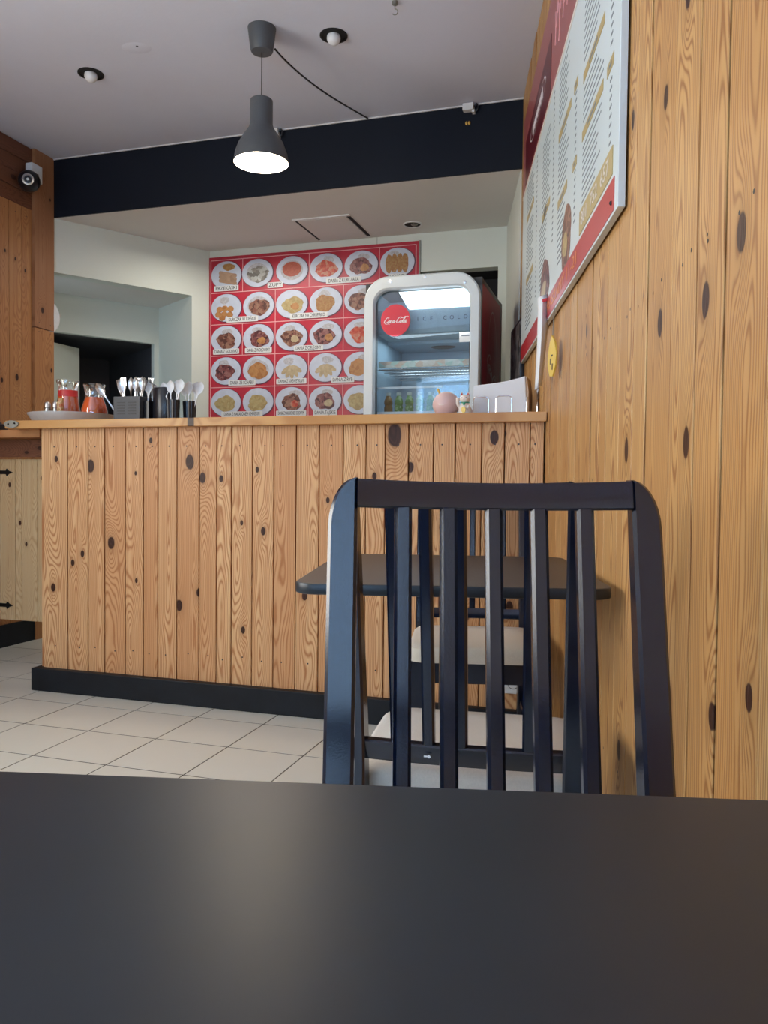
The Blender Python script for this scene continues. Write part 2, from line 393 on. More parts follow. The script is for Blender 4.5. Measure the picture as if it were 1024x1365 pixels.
# floor with individual tiles
b = MB(); b.box(-5.2, 1.6, -3.2, 7.6, -.08, -.0010, 'grout'); floor = struct(b.build('floor', None, (0, 0, 0), CR))
tb = MB(); tb.box(-.1475, .1475, -.1484, .1484, -.006, .0, 'tile')
t0 = tb.build('tile', floor, (0, 0, 0)); tm = t0.data; first = True
for i in range(-6, 10):
    for j in range(-1, 16):
        s = -2.003 + .30 * i + .15; n = 2.337 + .3035 * (j - 8) + .15
        if s < -3.75 or s > 1.2 or n < -.2: continue
        wp = CW(s, n)
        if wp.x > WX + .12: continue
        if first: o = t0; first = False
        else: o = t0.copy(); COL.objects.link(o)
        o.location = (s, n, 0); o.rotation_euler = (rnd.uniform(-.001, .001), rnd.uniform(-.001, .001), 0)
# ceilings
b = MB(); b.box(-4.6, 1.5, -3.4, NB + .1, CH, CH + .1, 'ceiling'); struct(b.build('ceiling', None, (0, 0, 0), CR))
b = MB(); b.box(-4.6, 1.5, NB + .012, 7.2, SOF, SOF + .1, 'soffit'); struct(b.build('ceiling', None, (0, 0, 0), CR))
# beam across, with its thin pale plaster line at the ceiling
b = MB(); b.box(SL, -.58, NB, NB + .012, SOF, CH - .004, 'beam'); struct(b.build('trim_1', None, (0, 0, 0), CR))
b = MB(); b.box(SL, -.55, NB - .006, NB, CH - .006, CH, 'white'); struct(b.build('trim_2', None, (0, 0, 0), CR))

# right wall: backing with boards nailed on it
wall_r = MB(); wall_r.box(WX + .018, WX + .12, -1.6, 4.31, 0, CH + .05, 'gap'); wall_r = struct(wall_r.build('wall_right'))
edges = [4.305, 4.21, 4.10, 3.985, 3.88, 3.77, 3.66, 3.55, 3.44, 3.33, 3.22, 3.11, 3.0, 2.913, 2.79, 2.66, 2.53, 2.411, 2.29, 2.163, 2.058, 1.962, 1.819, 1.689, 1.582, 1.416, 1.275, 1.152, .998]
while edges[-1] > -1.45: edges.append(edges[-1] - rnd.choice((.115, .13, .145)))
wk = [(1.094, 1.292, .017), (1.481, 1.647, .014), (1.732, 1.72, .013), (1.161, .639, .013), (1.735, 1.039, .017), (1.229, 1.236, .017),
      (1.311, 1.032, .016), (1.49, 1.255, .016), (2.239, 1.386, .012), (2.83, 1.41, .012), (1.751, .399, .014), (1.35, 1.75, .015), (1.03, .7, .012)]
for y1, y0 in zip(edges, edges[1:]):
    wd = y1 - y0; c = (y0 + y1) / 2; g = rnd.uniform(.005, .010)
    ks = [(c - ky, kz, kr) for ky, kz, kr in wk if y0 < ky < y1]
    ks += rand_knots(wd, 2.9, max(0, min(3 - len(ks), rnd.choice((0, 0, 1)))), .004, .009)
    nl = [(rnd.uniform(-.3, .3) * wd, z) for z in (.35, .98 + .35 * (hash(round(y0, 2)) % 2), 1.32, 2.2)] if c > 0.6 else []
    plank(wall_r, wd - g, CH - .002, .018, 'pine_wall', (WX + rnd.uniform(0, .003), c, 0), (0, 0, -PI / 2), nails=nl, knots=ks)
b = MB(); b.box(WX - .004, WX + .12, 4.31, 6.2, 0, SOF, 'kwall'); struct(b.build('wall_right'))
# left wall (counter axes), boards upright up to 2.6 m and four reddish boards above, shade in their colour
def CL(s, n, z=0.0): return CW(s, n, z)
b = MB()
b.box(SL - .12, SL - .018, 2.2, NB - .01, 0, CH, 'gap')
wall_l = struct(b.build('wall_left', None, (0, 0, 0), CR))
le = [4.085, 4.0, 3.897, 3.827, 3.72, 3.60, 3.49, 3.38, 3.26, 3.15, 3.03, 2.92, 2.80, 2.68, 2.56, 2.44, 2.32, 2.2]
for n1, n0 in zip(le, le[1:]):
    wd = n1 - n0
    plank(wall_l, wd - .003, 2.60 - .13, .018, 'pine_left', (SL, (n0 + n1) / 2, .13), (0, 0, PI / 2), knots=rand_knots(wd, 2.4, 2, .006, .014), nails=[(0, 2.42)])
for k in range(4):
    z0 = 2.603 + k * .0905
    plank(wall_l, .088, 1.885, .018 + .004 * (k % 2), 'pine_shaded', (SL + .004 * (k % 2), 2.2, z0 + .044), (0, PI / 2, PI / 2), knots=rand_knots(.088, 1.8, 2))
b = MB(); b.box(SL - .018, SL + .012, 2.2, 4.085, 0, .13, 'skirt'); struct(b.build('baseboard_left', None, (0, 0, 0), CR))
# post at the end of the left wall: upper and lower board
post = bpy.data.objects.new('trim_3', None); COL.objects.link(post); post.rotation_euler = CR; struct(post)
post.location = CW(SL, 4.17, 0)
plank(post, .170, CH - 1.905, .04, 'pine_post', (.022, 0, 1.905), (0, 0, PI / 2), knots=[(-.02, .11, .012), (.05, .8, .006)], nails=[(-.05, .03), (.05, .03)])
plank(post, .170, 1.90, .04, 'pine_left', (.020, 0, 0), (0, 0, PI / 2), knots=[(.06, 1.66, .008)], nails=[(-.05, 1.88), (.05, 1.88)])
# left wall towards the window, window 2
b = MB(); b.box(SL - .12, SL, 1.6, 2.2, 0, CH, 'room'); b.box(SL - .12, SL, -2.5, -1.0, 0, CH, 'room')
b.box(SL - .12, SL, -1.0, 1.6, 0, .85, 'room'); b.box(SL - .12, SL, -1.0, 1.6, 2.4, CH, 'room')
struct(b.build('wall_left', None, (0, 0, 0), CR))
def window(name, x0, x1, z0, z1, loc, rz):
    fr = MB()
    for a, c, d, e in ((x0, x0 + .06, z0, z1), (x1 - .06, x1, z0, z1), (x0, x1, z0, z0 + .06), (x0, x1, z1 - .06, z1), ((x0 + x1) / 2 - .04, (x0 + x1) / 2 + .04, z0, z1)):
        fr.box(a, c, 0, .07, d, e, 'white')
    f = fr.build(name, None, loc, (0, 0, rz)); struct(f)
    p = MB(); p.box(x0 + .06, x1 - .06, .03, .036, z0 + .06, z1 - .06, 'acrylic'); p.build('pane', f)
window('window_2', -1.3, 1.3, .85, 2.4, CW(SL - .03, .3), -A + PI / 2)
# rear wall behind the viewer, window 1
b = MB(); b.box(-4.3, -3.1, -1.62, -1.5, 0, CH, 'room'); b.box(.16, .5, -1.62, -1.5, 0, CH, 'room')
b.box(-3.1, .16, -1.62, -1.5, 0, .50, 'room'); b.box(-3.1, .16, -1.62, -1.5, 2.35, CH, 'room'); struct(b.build('wall_rear'))
window('window_1', -1.63, 1.63, .50, 2.35, (-1.47, -1.53, 0), PI)
# kitchen far wall with its square hatch
b = MB(); Z0 = SOF
b.box(-3.02, -1.36, NF, NF + .1, 0, Z0, 'kwall'); b.box(-.851, .6, NF, NF + .1, 0, Z0, 'kwall')
b.box(-1.36, -.851, NF, NF + .1, 2.362, Z0, 'kwall'); b.box(-1.36, -.851, NF, NF + .1, 0, 1.8, 'kwall')
b.box(-1.36, -.851, NF + .3, NF + .34, 1.8, 2.362, 'black_matte')
b.box(-1.40, -1.36, NF, NF + .34, 1.8, 2.362, 'black_matte'); b.box(-.851, -.82, NF + .09, NF + .34, 1.8, 2.362, 'black_matte'); b.box(-1.36, -.851, NF + .09, NF + .34, 2.362, 2.39, 'black_matte')
b.box(-1.36, -.851, NF + .09, NF + .34, 1.77, 1.8, 'black_matte')
b.box(-1.659, -1.656, NF - .001, NF, 2.558, SOF, 'grey_metal')
struct(b.build('wall_kitchen', None, (0, 0, 0), CR))
# slanted kitchen wall with the deep niche and dark opening (own axes: x along the wall, y into it)
PA = Vector((-2.463, 4.925, 0)); PB = Vector((-1.675, 5.678, 0)); ang = math.atan2(PB.y - PA.y, PB.x - PA.x); L = (PB - PA).length
b = MB(); xr = .952; dp = .55
b.box(xr, L + .03, 0, .1, 0, SOF, 'kwall')               # right of the niche
b.box(-.25, xr, 0, .1, 2.278, SOF, 'kwall')               # above
b.box(-.25, xr, 0, .1, 0, 1.15, 'kwall'); b.box(-.25, -.012, 0, .1, 1.15, 2.278, 'kwall')
b.box(xr, xr + .05, .1, dp, 1.1, 2.33, 'kwall')           # right reveal
b.box(-.55, xr, .1, dp, 2.278, 2.33, 'soffit')            # niche ceiling
b.box(-.9, xr, .1, dp + .05, 1.10, 1.15, 'kwall')
b.box(-.9, xr - .0, dp, dp + .05, 2.01, 2.33, 'kwall')    # header
b.box(xr - .035, xr + .05, dp, dp + .05, 1.1, 2.01, 'kwall')
b.box(-1.0, -.05, dp, dp + .05, 2.33, 2.34, 'kwall')
b.prism([(.10, dp + .052), (.455, .82), (.40, .88), (-.14, dp + .08)], 1.0, 1.955, 'kwall', axis='z')      # side wall seen through the opening
struct(b.build('wall_niche', None, PA, (0, 0, ang)))
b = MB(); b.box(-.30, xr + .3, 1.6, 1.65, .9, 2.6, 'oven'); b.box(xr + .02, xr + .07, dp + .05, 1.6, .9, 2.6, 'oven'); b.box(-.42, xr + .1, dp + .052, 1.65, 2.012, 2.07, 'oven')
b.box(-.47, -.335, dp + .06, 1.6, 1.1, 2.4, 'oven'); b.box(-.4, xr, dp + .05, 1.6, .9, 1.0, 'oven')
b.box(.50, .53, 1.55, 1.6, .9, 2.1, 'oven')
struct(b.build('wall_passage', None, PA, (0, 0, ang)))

# ================================================================== COUNTER
NC = 3.11
counter = thing('bar_counter', 'long service counter clad in knotty pine boards on a black plinth', 'counter', CW(-1.46, NC + .02), -A)
OC = -1.46
ce = [-2.605, -2.472, -2.361, -2.274, -2.165, -2.073, -2.0, -1.905, -1.795, -1.711, -1.64, -1.543, -1.443, -1.342, -1.239, -1.135, -1.037, -.956, -.859, -.758, -.67, -.566, -.478, -.381, -.328]
ck = [(-1.842, 1.056, .021), (-1.779, .988, .015), (-2.24, .692, .018), (-2.347, 1.038, .019), (-2.392, .639, .010), (-2.444, .596, .010), (-1.892, .43, .016), (-2.551, .478, .012),
      (-.918, 1.164, .030), (-.851, 1.036, .014), (-.518, 1.152, .017), (-1.689, .985, .010), (-1.491, .765, .011), (-1.592, .798, .007), (-1.52, 1.024, .008),
      (-2.108, .529, .007), (-2.112, 1.006, .006), (-2.533, 1.069, .009), (-1.796, .49, .012), (-.478, 1.166, .007), (-2.036, 1.151, .008), (-1.583, .34, .010),
      (-1.0, 1.0, .010), (-.72, .8, .012), (-1.3, .5, .012), (-1.2, .9, .008), (-.45, .5, .014), (-.62, .45, .012)]
for s0, s1 in zip(ce, ce[1:]):
    wd = s1 - s0; c = (s0 + s1) / 2
    ks = [(ks_ - c, kz - .105, kr) for ks_, kz, kr in ck if s0 <= ks_ < s1]
    plank(counter, wd - .0046, 1.207 - .105, .018, 'pine', (c - OC, -.02 + rnd.uniform(-.001, .002), .105), nails=[(rnd.uniform(-.012, .012), 1.02), (rnd.uniform(-.012, .012), .10 + rnd.uniform(0, .02))], knots=ks)
# end board on the open left end
plank(counter, .40, 1.207 - .105, .018, 'pine', (-2.623 - OC, .19, .105), (0, 0, -PI / 2), knots=[(.1, .5, .01)], name='end_board')
def s_wall(n, off=.004): return (WX - off - n * math.sin(A)) / math.cos(A)
b = MB(); b.prism([(-2.604 - OC, 0), (s_wall(NC + .02) - OC - .012, 0), (s_wall(NC + .40) - OC, .38), (-2.604 - OC, .38)], .106, 1.205, 'gap', axis='z'); b.build('carcass', counter)
b = MB(); b.prism([(-2.645 - OC, -.055), (s_wall(NC - .035) - OC, -.055), (s_wall(NC + .42) - OC, .40), (-2.645 - OC, .40)], .001, .105, 'skirt', bev=.003, axis='z'); b.build('plinth', counter)
top = thing('service_ledge', 'long pine worktop ledge lying on the counter from the hinge to the wall', 'worktop', CW(-1.5, 3.30, 1.207), -A)
b = MB(); b.box(-2.73 + 1.5, -.312 + 1.5, -.245, .27, .0, .036, 'pine_top', bev=.003)
o = b.build('top_board', top); o['knot_0'] = [-.41, .018, .012]
# long grain ledge needs its grain along the length: board laid flat
b = MB(); me = None
bpy.data.objects.remove(o)
b = MB(); b.prism([(-.2575, 0), (.2575, 0), (.2575, s_wall(3.57) + 2.77), (-.2575, s_wall(3.055) + 2.77)], 0, .036, 'pine_top', bev=.002); ob = b.build('tmp'); ob_ = ob; ob = ob.data; bpy.data.objects.remove(ob_)
o = link('top_board', ob, top, (-1.23, .012, .036), (-PI / 2, 0, 0)); 
o.rotation_euler = Matrix(((0, 0, 1), (1, 0, 0), (0, 1, 0))).transposed().to_euler() if False else (0, 0, 0)
mx_ = Matrix(((0, 0, 1, -1.27), (1, 0, 0, .0125), (0, -1, 0, .036), (0, 0, 0, 1)))
o.matrix_local = mx_
o['knot_0'] = [-.262, .965, .011]
b = MB(); b.prism(ellipse(-.02, .0, .040, .017, 20), -.252, -.243, 'grey_metal', axis='y')
b.ball((-.035, -.254, 0), .004, 'iron'); b.ball((0.0, -.254, .003), .004, 'iron')
b.build('hinge_plate', top, (-1.21, 0, .020))['label'] = 'oval grey metal hinge plate'
# power socket low on the counter front
sock = thing('power_socket', 'white wall socket low on the pine counter behind the chairs', 'socket', CW(-.43, NC - .002, .208), -A)
b = MB(); b.prism(rrect(-.04, .04, -.04, .04, .008), -.012, 0, 'plastic_white', bev=.002); b.build('cover_plate', sock)
b = MB(); b.prism(ellipse(0, 0, .022, .022, 24), -.0125, -.0119, 'ink'); b.prism(ellipse(0, 0, .0195, .0195, 24), -.0135, -.0119, 'plastic_white')
for x, z in ((-.009, 0), (.009, 0), (0, .010)): b.prism(ellipse(x, z, .003, .003, 10), -.0142, -.013, 'ink')
b.build('socket_face', sock)

# gate and flap at the left of the counter
gate = thing('swing_gate', 'pale pine swing gate with black strap hinges left of the counter', 'gate', CW(-3.03, 3.30, .275), -A)
ge = [-3.44, -3.33, -3.22, -3.11, -3.035, -2.945, -2.905, -2.655]
ge = [-3.44, -3.33, -3.22, -3.11, -3.022, -2.932, -2.893, -2.80, -2.66]
for s0, s1 in zip(ge, ge[1:]):
    c = (s0 + s1) / 2 + 3.03
    plank(gate, s1 - s0 - .002, .80, .018, 'pine_gate', (c, 0, 0), knots=rand_knots(s1 - s0, .8, 1, .005, .009))
for z in (.735, .072):
    b = MB(); b.box(-.40, .055, -.005, 0, z - .009, z + .009, 'iron')
    b.prism([(.05, z - .018), (.062, z - .008), (.085, z), (.062, z + .008), (.05, z + .018), (.042, z)], -.006, 0, 'iron')
    for x in (-.3, -.15, 0.0): b.ball((x, -.005, z), .006, 'iron')
    b.build('strap_hinge', gate)
for z in (.62, .09): b = MB(); b.box(-.405, .365, .018, .04, z, z + .08, 'pine_gate'); b.build('back_rail', gate)
flap = thing('counter_flap', 'dark counter flap with shade-painted apron hinged above the pale swing gate', 'counter flap', CW(-3.07, 3.25, 1.08), -A)
plank(flap, .40, .80, .036, 'pine_left', (0, 0, 0), name='flap_board').matrix_local = Matrix(((0, 0, 1, -.38), (1, 0, 0, .09), (0, -1, 0, .128), (0, 0, 0, 1)))
plank(flap, .085, .80, .018, 'pine_shaded', (0, 0, 0), knots=[(0.02, .62, .008), (0, .7, .01)], name='apron').matrix_local = Matrix(((0, 0, 1, -.38), (0, 1, 0, .012), (-1, 0, 0, .047), (0, 0, 0, 1)))  # apron board: shade under the flap is painted in its darker colour
b = MB(); b.box(-.10, .10, -.07, .07, .0, .040, 'black', bev=.006); b.box(-.08, .08, -.05, .05, .040, .048, 'black', bev=.003)
tag(b.build('flat_case', None, CW(-3.08, 3.24, 1.2085), CR), 'flat black case lying on the counter flap at the left edge', 'case')

# ================================================================== CHAIRS
def make_chair(label, loc, rz):
    t = thing('dining_chair', label, 'chair', loc, rz, 'black slatted dining chairs')
    # local: origin on the floor below the seat, backrest at +y, sitter faces -y
    def post_y(z): return .215 + (0 if z < .48 else (z - .48) * .172)
    for sx in (-1, 1):
        xo, xi = .2015 * sx, .166 * sx
        rows = []
        for z in [0, .2, .42, .52, .7, .85, .908, .922, .934, .944, .953, .960, .965, .9682]:
            y = post_y(z) if z >= .42 else .215 + (.42 - z) * .13
            dpt = .042 if z < .5 else .042 - (z - .5) * .038
            if z < .42: dpt = .034 + .012 * z / .42
            cut = 0 if z < .908 else .034 * (1 - math.sqrt(max(0, 1 - ((z - .908) / .0603) ** 2)))
            xo2 = xo - sx * cut; c = .004
            x0, x1 = min(xo2, xi), max(xo2, xi)
            if x1 - x0 < .009: c = .001
            rows.append([(x0 + c, y - dpt, z), (x1 - c, y - dpt, z), (x1, y - dpt + c, z), (x1, y - c, z), (x1 - c, y, z), (x0 + c, y, z), (x0, y - c, z), (x0, y - dpt + c, z)])
        b = MB(); b.grid(rows, 'black_lacquer', True, closed=True, caps=(True, True)); b.build('rear_leg', t)
    # top rail, curved back in the middle
    def rail(z0, z1, dip, bow, th, name):
        rows = []
        for i in range(17):
            x = -.166 + .332 * i / 16; k = 1 - (x / .166) ** 2; yb = post_y((z0 + z1) / 2) - .006 + bow * k; c = .003
            za, zb = z0 - dip * .6 * k, z1 - dip * k
            y0a, y0b = yb - th + (post_y(z0) - post_y((z0 + z1) / 2)), yb - th + (post_y(z1) - post_y((z0 + z1) / 2))
            rows.append([(x, y0a, za + c), (x, y0a + c, za), (x, y0a + th - c, za), (x, y0a + th, za + c), (x, y0b + th, zb - c), (x, y0b + th - c, zb), (x, y0b + c, zb), (x, y0b, zb - c)])
        b = MB(); b.grid(rows, 'black_lacquer', True, closed=True, caps=(True, True)); return b.build(name, t)
    rail(.932, .967, .004, .012, .022, 'top_rail')
    lr = rail(.488, .523, 0, .008, .024, 'lower_rail')
    for i in range(5):
        x = -.166 + .332 * (i + 1) / 6; k = 1 - (x / .166) ** 2; w2, c = .0106, .004; rows = []
        for z in (.521, .65, .79, .935 - .002 * k):
            yb = post_y(z) - .008 + (.008 + .004 * (z - .5) / .43) * k; y0 = yb - .019
            rows.append([(x - w2 + c, y0, z), (x + w2 - c, y0, z), (x + w2, y0 + c, z), (x + w2, yb - c, z), (x + w2 - c, yb, z), (x - w2 + c, yb, z), (x - w2, yb - c, z), (x - w2, y0 + c, z)])
        b = MB(); b.grid(rows, 'black_lacquer', True, closed=True, caps=(True, True)); b.build('slat', t)
    for sx in (-1, 1):
        b = MB(); x = .183 * sx
        rows = [[(x - h, -.185 - h, z), (x + h, -.185 - h, z), (x + h, -.185 + h, z), (x - h, -.185 + h, z)] for z, h in ((0, .014), (.1, .016), (.41, .019))]
        b.grid(rows, 'black_lacquer', False, closed=True, caps=(True, True)); b.build('front_leg', t)
    b = MB()
    b.box(-.165, .165, -.200, -.178, .345, .41, 'black_lacquer', bev=.002); b.box(-.165, .165, .178, .20, .345, .41, 'black_lacquer', bev=.002)
    for sx in (-1, 1): b.box(.183 * sx - .011, .183 * sx + .011, -.17, .175, .345, .41, 'black_lacquer', bev=.002)
    b.build('seat_frame', t)
    for sx in (-1, 1):
        b = MB(); b.box(.183 * sx - .009, .183 * sx + .009, -.17, .20, .165, .195, 'black_lacquer', bev=.002); b.build('stretcher', t)
    # cushion, wider in front, soft edge
    b = MB(); rows = []
    def outline(k):
        out = []
        for px, py in rrect(-.205, .205, -.225, .180, .055, 6):
            f = 1 + .05 * (.18 - py) / .4
            out.append((px * f * k, -.02 + (py + .02) * k))
        return out
    for k, z in ((.90, .41), (.985, .413), (1.0, .425), (1.0, .445), (.985, .456), (.93, .465), (.6, .469), (.2, .470), (.001, .470)):
        rows.append([(p[0], p[1], z) for p in outline(k)])
    b.grid(rows, 'cushion', True, closed=True); b.build('seat_cushion', t)
    return t, lr
def copy_tree(o, parent=None):
    c = o.copy(); COL.objects.link(c)
    if parent: c.parent = parent
    for ch in [x for x in bpy.data.objects if x.parent == o]: copy_tree(ch, c)
    return c
# origin such that the post at z .62 sits at the wanted depth
ch1, lr = make_chair('black slatted chair facing the viewer at the near table', (.083, .955 - .238, 0), .08)
ch2 = copy_tree(ch1); ch2.location = (.062, 1.565, 0); ch2.rotation_euler = (0, 0, PI - .13)
ch2['label'] = 'black slatted chair with cream seat facing away, seen through the nearest chair back'
ch3 = copy_tree(ch1); ch3.location = (.105, 2.72, 0); ch3.rotation_euler = (0, 0, 0.0)
ch3['label'] = 'farthest black chair with cream seat, between the second table and the counter'
for o in [x for x in bpy.data.objects if x.parent == ch2 and x.name.startswith('lower_rail')]:
    b = MB(); b.prism([(0, 0), (.003, -.002), (.006, 0), (.012, -.0005), (.012, .0025), (.006, .002), (.003, .004)], .0, .0006, 'plastic_white')
    q = b.build('maker_mark', o, (.050, .226, .5045)); 

# ================================================================== TABLES
def make_table(label, x0, x1, y0, y1, loc_z=.75):
    cx, cy = (x0 + x1) / 2, (y0 + y1) / 2; t = thing('dining_table', label, 'table', (cx, cy, 0), 0, 'dark dining tables')
    hx, hy = (x1 - x0) / 2, (y1 - y0) / 2
    b = MB(); b.prism(rrect(-hx, hx, -hy, hy, .055, 10), .726, .750, 'table', bev=.0035, axis='z', smooth=True); b.build('table_top', t)
    b = MB(); b.cyl((0, 0, .02), (0, 0, .72), .026, 'iron', 24); b.build('column', t)
    b = MB(); b.box(-.14, .14, -.14, .14, .718, .726, 'iron'); b.build('top_plate', t)
    b = MB(); b.lathe([(0, 0), (.21, 0), (.21, .012), (.18, .02), (.04, .03), (.026, .05), (0, .05)], 'iron', seg=40); b.build('base', t)
    return t
make_table('dark near table filling the foreground, bare top', -.43, .352, -.21, .557)
make_table('dark table with rounded corners between the two cream seats', -.322, .357, 1.70, 2.485)

# ================================================================== PENDANT LAMP
PL = Vector((-.825, 3.575, CH))
lamp = thing('pendant_lamp', 'lit grey metal pendant lamp hanging from the ceiling', 'lamp', PL)
b = MB(); b.lathe([(0, -.0), (.062, 0), (.062, -.004), (.050, -.095), (.046, -.103), (0, -.106)], 'shade', seg=40); b.build('ceiling_cup', lamp)
RIM = -.585
b = MB(); b.cyl((0, 0, -.10), (0, 0, -.315), .0022, 'black', 8); b.build('cord', lamp)
b = MB(); pr = [(0, -.308), (.043, -.308), (.049, -.313), (.050, -.32), (.050, -.418), (.056, -.435), (.080, -.470), (.100, -.505), (.115, -.545), (.121, RIM)]
b.lathe(pr, 'shade', seg=48); b.lathe([(.119, RIM), (.112, -.545), (.097, -.505), (.077, -.470), (.053, -.437), (.046, -.418), (0, -.415)], 'shade_in', seg=48)
b.lathe([(.121, RIM), (.119, RIM)], 'shade', seg=48); b.build('lamp_shade', lamp)
b = MB(); b.ball((0, 0, -.532), .048, 'bulb_on'); b.cyl((0, 0, -.49), (0, 0, -.42), .018, 'plastic_white'); b.build('bulb', lamp)
pl = bpy.data.lights.new('pendant_light', 'POINT'); pl.energy = 10; pl.color = (1, .84, .62); pl.shadow_soft_size = .05
po = bpy.data.objects.new('pendant_light', pl); po.location = PL + Vector((0, 0, RIM - .012)); COL.objects.link(po)
end = CW(-1.425, NB - .008, CH - .004) - PL
pts = []
for i in range(21):
    f = i / 20; p = Vector((.052, .03, -.075)).lerp(end, f); p.z -= .036 * math.sin(PI * f ** .8) * (1 - .3 * f) ; pts.append(p)
b = MB(); b.tube(pts, .0042, 'black', 8); b.build('supply_cable', lamp)

# downlights
def downlight(label, s, n, z, r=.062, bulb=True, ringm='black_matte'):
    t = thing('downlight', label, 'ceiling light', CW(s, n, z), -A, 'recessed ceiling lights')
    b = MB(); b.lathe([(r, 0), (r, -.004), (r * .86, -.005), (r * .84, -.001)], ringm, seg=36); b.build('ring', t)
    b = MB(); b.lathe([(r * .85, -.0015), (0, -.0015)], 'black_matte', seg=36); b.build('recess', t)
    if bulb: b = MB(); b.ball((0, 0, -.012), .031, 'bulb_off'); b.build('bulb', t)
    return t
downlight('black ringed downlight with white bulb right of the pendant lamp', -1.318, 3.441, CH)
downlight('black ringed downlight with white bulb on the left part of the ceiling', -2.583, 3.426, CH)
dl = downlight('small white ringed spotlight in the lower ceiling over the kitchen', -1.364, 4.970, SOF, .060, False, 'white')
b = MB(); b.ball((.012, .0, .0), .022, 'grey_metal', sz=.5); b.build('reflector', dl)
# hatch in the soffit
h = thing('ceiling_hatch', 'square access hatch with dark gaps in the kitchen ceiling', 'hatch', CW(-1.872, 4.907, SOF), -A)
b = MB(); b.box(-.161, .161, -.205, .205, -.008, 0, 'soffit'); b.build('hatch_panel', h)
b = MB(); b.box(-.183, -.163, -.21, .21, -.003, 0, 'black_matte'); b.box(.163, .183, -.21, .21, -.003, 0, 'black_matte'); b.box(-.19, .19, -.225, -.207, -.007, 0, 'white'); b.box(-.178, .178, .205, .215, -.007, 0, 'white'); b.build('hatch_frame', h)
# hook, patch, clips, rosette
hk = thing('ceiling_hook', 'small metal hook screwed into the ceiling', 'hook', CW(-.985, 3.275, CH))
b = MB(); b.lathe([(0, 0), (.012, 0), (.012, -.012), (0, -.014)], 'grey_metal', seg=16); b.build('hook_base', hk)
b = MB(); b.tube([(0, 0, -.01), (0, 0, -.03)] + [(.012 * math.sin(a), 0, -.042 + .012 * math.cos(a)) for a in [i * .5 for i in range(9)]], .0022, 'grey_metal', 6); b.build('hook_wire', hk)
b = MB(); b.lathe([(.07, 0), (.05, -.0022), (.02, -.003), (0, -.003)], 'ceiling', seg=24, sx=1.0, sy=.7); b.lathe([(.006, -.0032), (0, -.0034)], 'ink', c=(.01, -.02, 0), seg=10)
tag(b.build('plaster_patch', None, CW(-2.23, 3.287, CH)), 'rough plaster patch with a tiny hole on the ceiling', 'patch')
def clip(label, s, d):
    t = thing('junction_clip', label, 'cable clip', CW(s, NB - .02, CH), -A, 'cable clips on the beam top edge')
    b = MB(); b.box(-.03, .028, -.02, .018, -.040, -.004, 'white', bev=.003); b.box(.018, .032, -.01, .018, -.052, -.036, 'white'); b.build('clip_block', t)
    b = MB(); b.tube([(.028, 0, -.02), (.043, 0, -.008), (.050, 0, -.02), (.045, 0, -.040), (.036, 0, -.044)], .006, 'black', 8); b.build('clip_loop', t)
clip('white and black cable clip at the right end of the black beam', -.865, 0)
clip('white and black cable clip on the beam just behind the pendant lamp', -1.975, 0)
b = MB(); b.prism(ellipse(0, 0, .012, .014, 12), -.004, 0, 'ink'); b.ball((-.007, -.005, 0), .007, 'gold', sz=1.5); b.ball((.008, -.005, 0), .007, 'gold', sz=1.5)
tag(b.build('screw_rosette', None, CW(-.872, NB, CH - .095), CR), 'tiny brass screw eye on the black beam below the cable clip', 'screw')
# surveillance camera on the left wall
sc_ = thing('surveillance_camera', 'black round security camera on a white bracket by the wooden post', 'camera', CW(SL + .026, 4.005, 2.735), -A)
b = MB(); b.box(0, .05, -.005, .085, .01, .115, 'plastic_white', bev=.006); b.box(.05, .052, .035, .05, .055, .058, 'ink'); b.build('bracket', sc_)
b = MB(); b.ball((.055, -.035, -.01), .062, 'black'); b.build('camera_body', sc_)
b = MB(); q = Matrix.Translation((.055, -.035, -.01)) @ Vector((.55, -.82, -.15)).normalized().to_track_quat('Z', 'Y').to_matrix().to_4x4()
b.lathe([(.030, .048), (.032, .060), (.024, .063), (.020, .058)], 'steel', seg=24, mtx=q); b.lathe([(.020, .058), (0, .060)], 'lens_blue', seg=24, mtx=q); b.lathe([(.008, .061), (0, .063)], 'plastic_white', seg=12, mtx=q); b.build('lens', sc_)
# white disc peeking from behind the post
b = MB(); q = Matrix.Rotation(PI / 2, 4, 'X')
b.lathe([(0, 0), (.125, 0), (.128, .006), (.122, .016), (0, .020)], 'white', seg=40, mtx=q)
tag(b.build('wall_disc', None, PA + (PB - PA).normalized() * -.075 + Vector(((PB - PA).normalized().y, -(PB - PA).normalized().x, 0)) * .001 + Vector((0, 0, 1.99)), (0, 0, ang)), 'round white disc half hidden behind the wooden post', 'wall disc')

# ================================================================== DISH POSTER
DS, DZ = -2.888, 2.54
pos = thing('dish_poster', 'large red poster of plated dishes on the kitchen wall behind the counter', 'poster', CW(DS, NF - .0065, 1.42), -A)
W6 = 1.50; HT = DZ - 1.42; RZ = [.0, .228, .450, .670, .892, 1.115]
b = MB(); b.box(-.012, W6 + .02, 0, .005, .0, HT + .022, 'red_print'); b.box(W6 + .02, W6 + .03, -.002, .006, 0, HT + .025, 'grey_metal'); b.build('poster_panel', pos)
b = MB(); lw = .0035
for r in RZ[:5]: b.box(0, W6, -.0012, 0, HT - r - lw, HT - r + lw * .4, 'print_line')
b.box(-.001, .004, -.0012, 0, 0, HT, 'print_line'); b.box(W6 - .003, W6 + .003, -.0012, 0, 0, HT, 'print_line')
VL = {0: (1, 3, 5), 1: (2, 4), 2: (1, 2, 4, 5), 3: (2, 3, 5), 4: (2, 3, 4, 5)}
for r, cs in VL.items():
    for c in cs: b.box(c * .25 - .002, c * .25 + .002, -.0012, 0, HT - RZ[r + 1], HT - RZ[r], 'print_line')
o = b.build('grid_lines', pos)
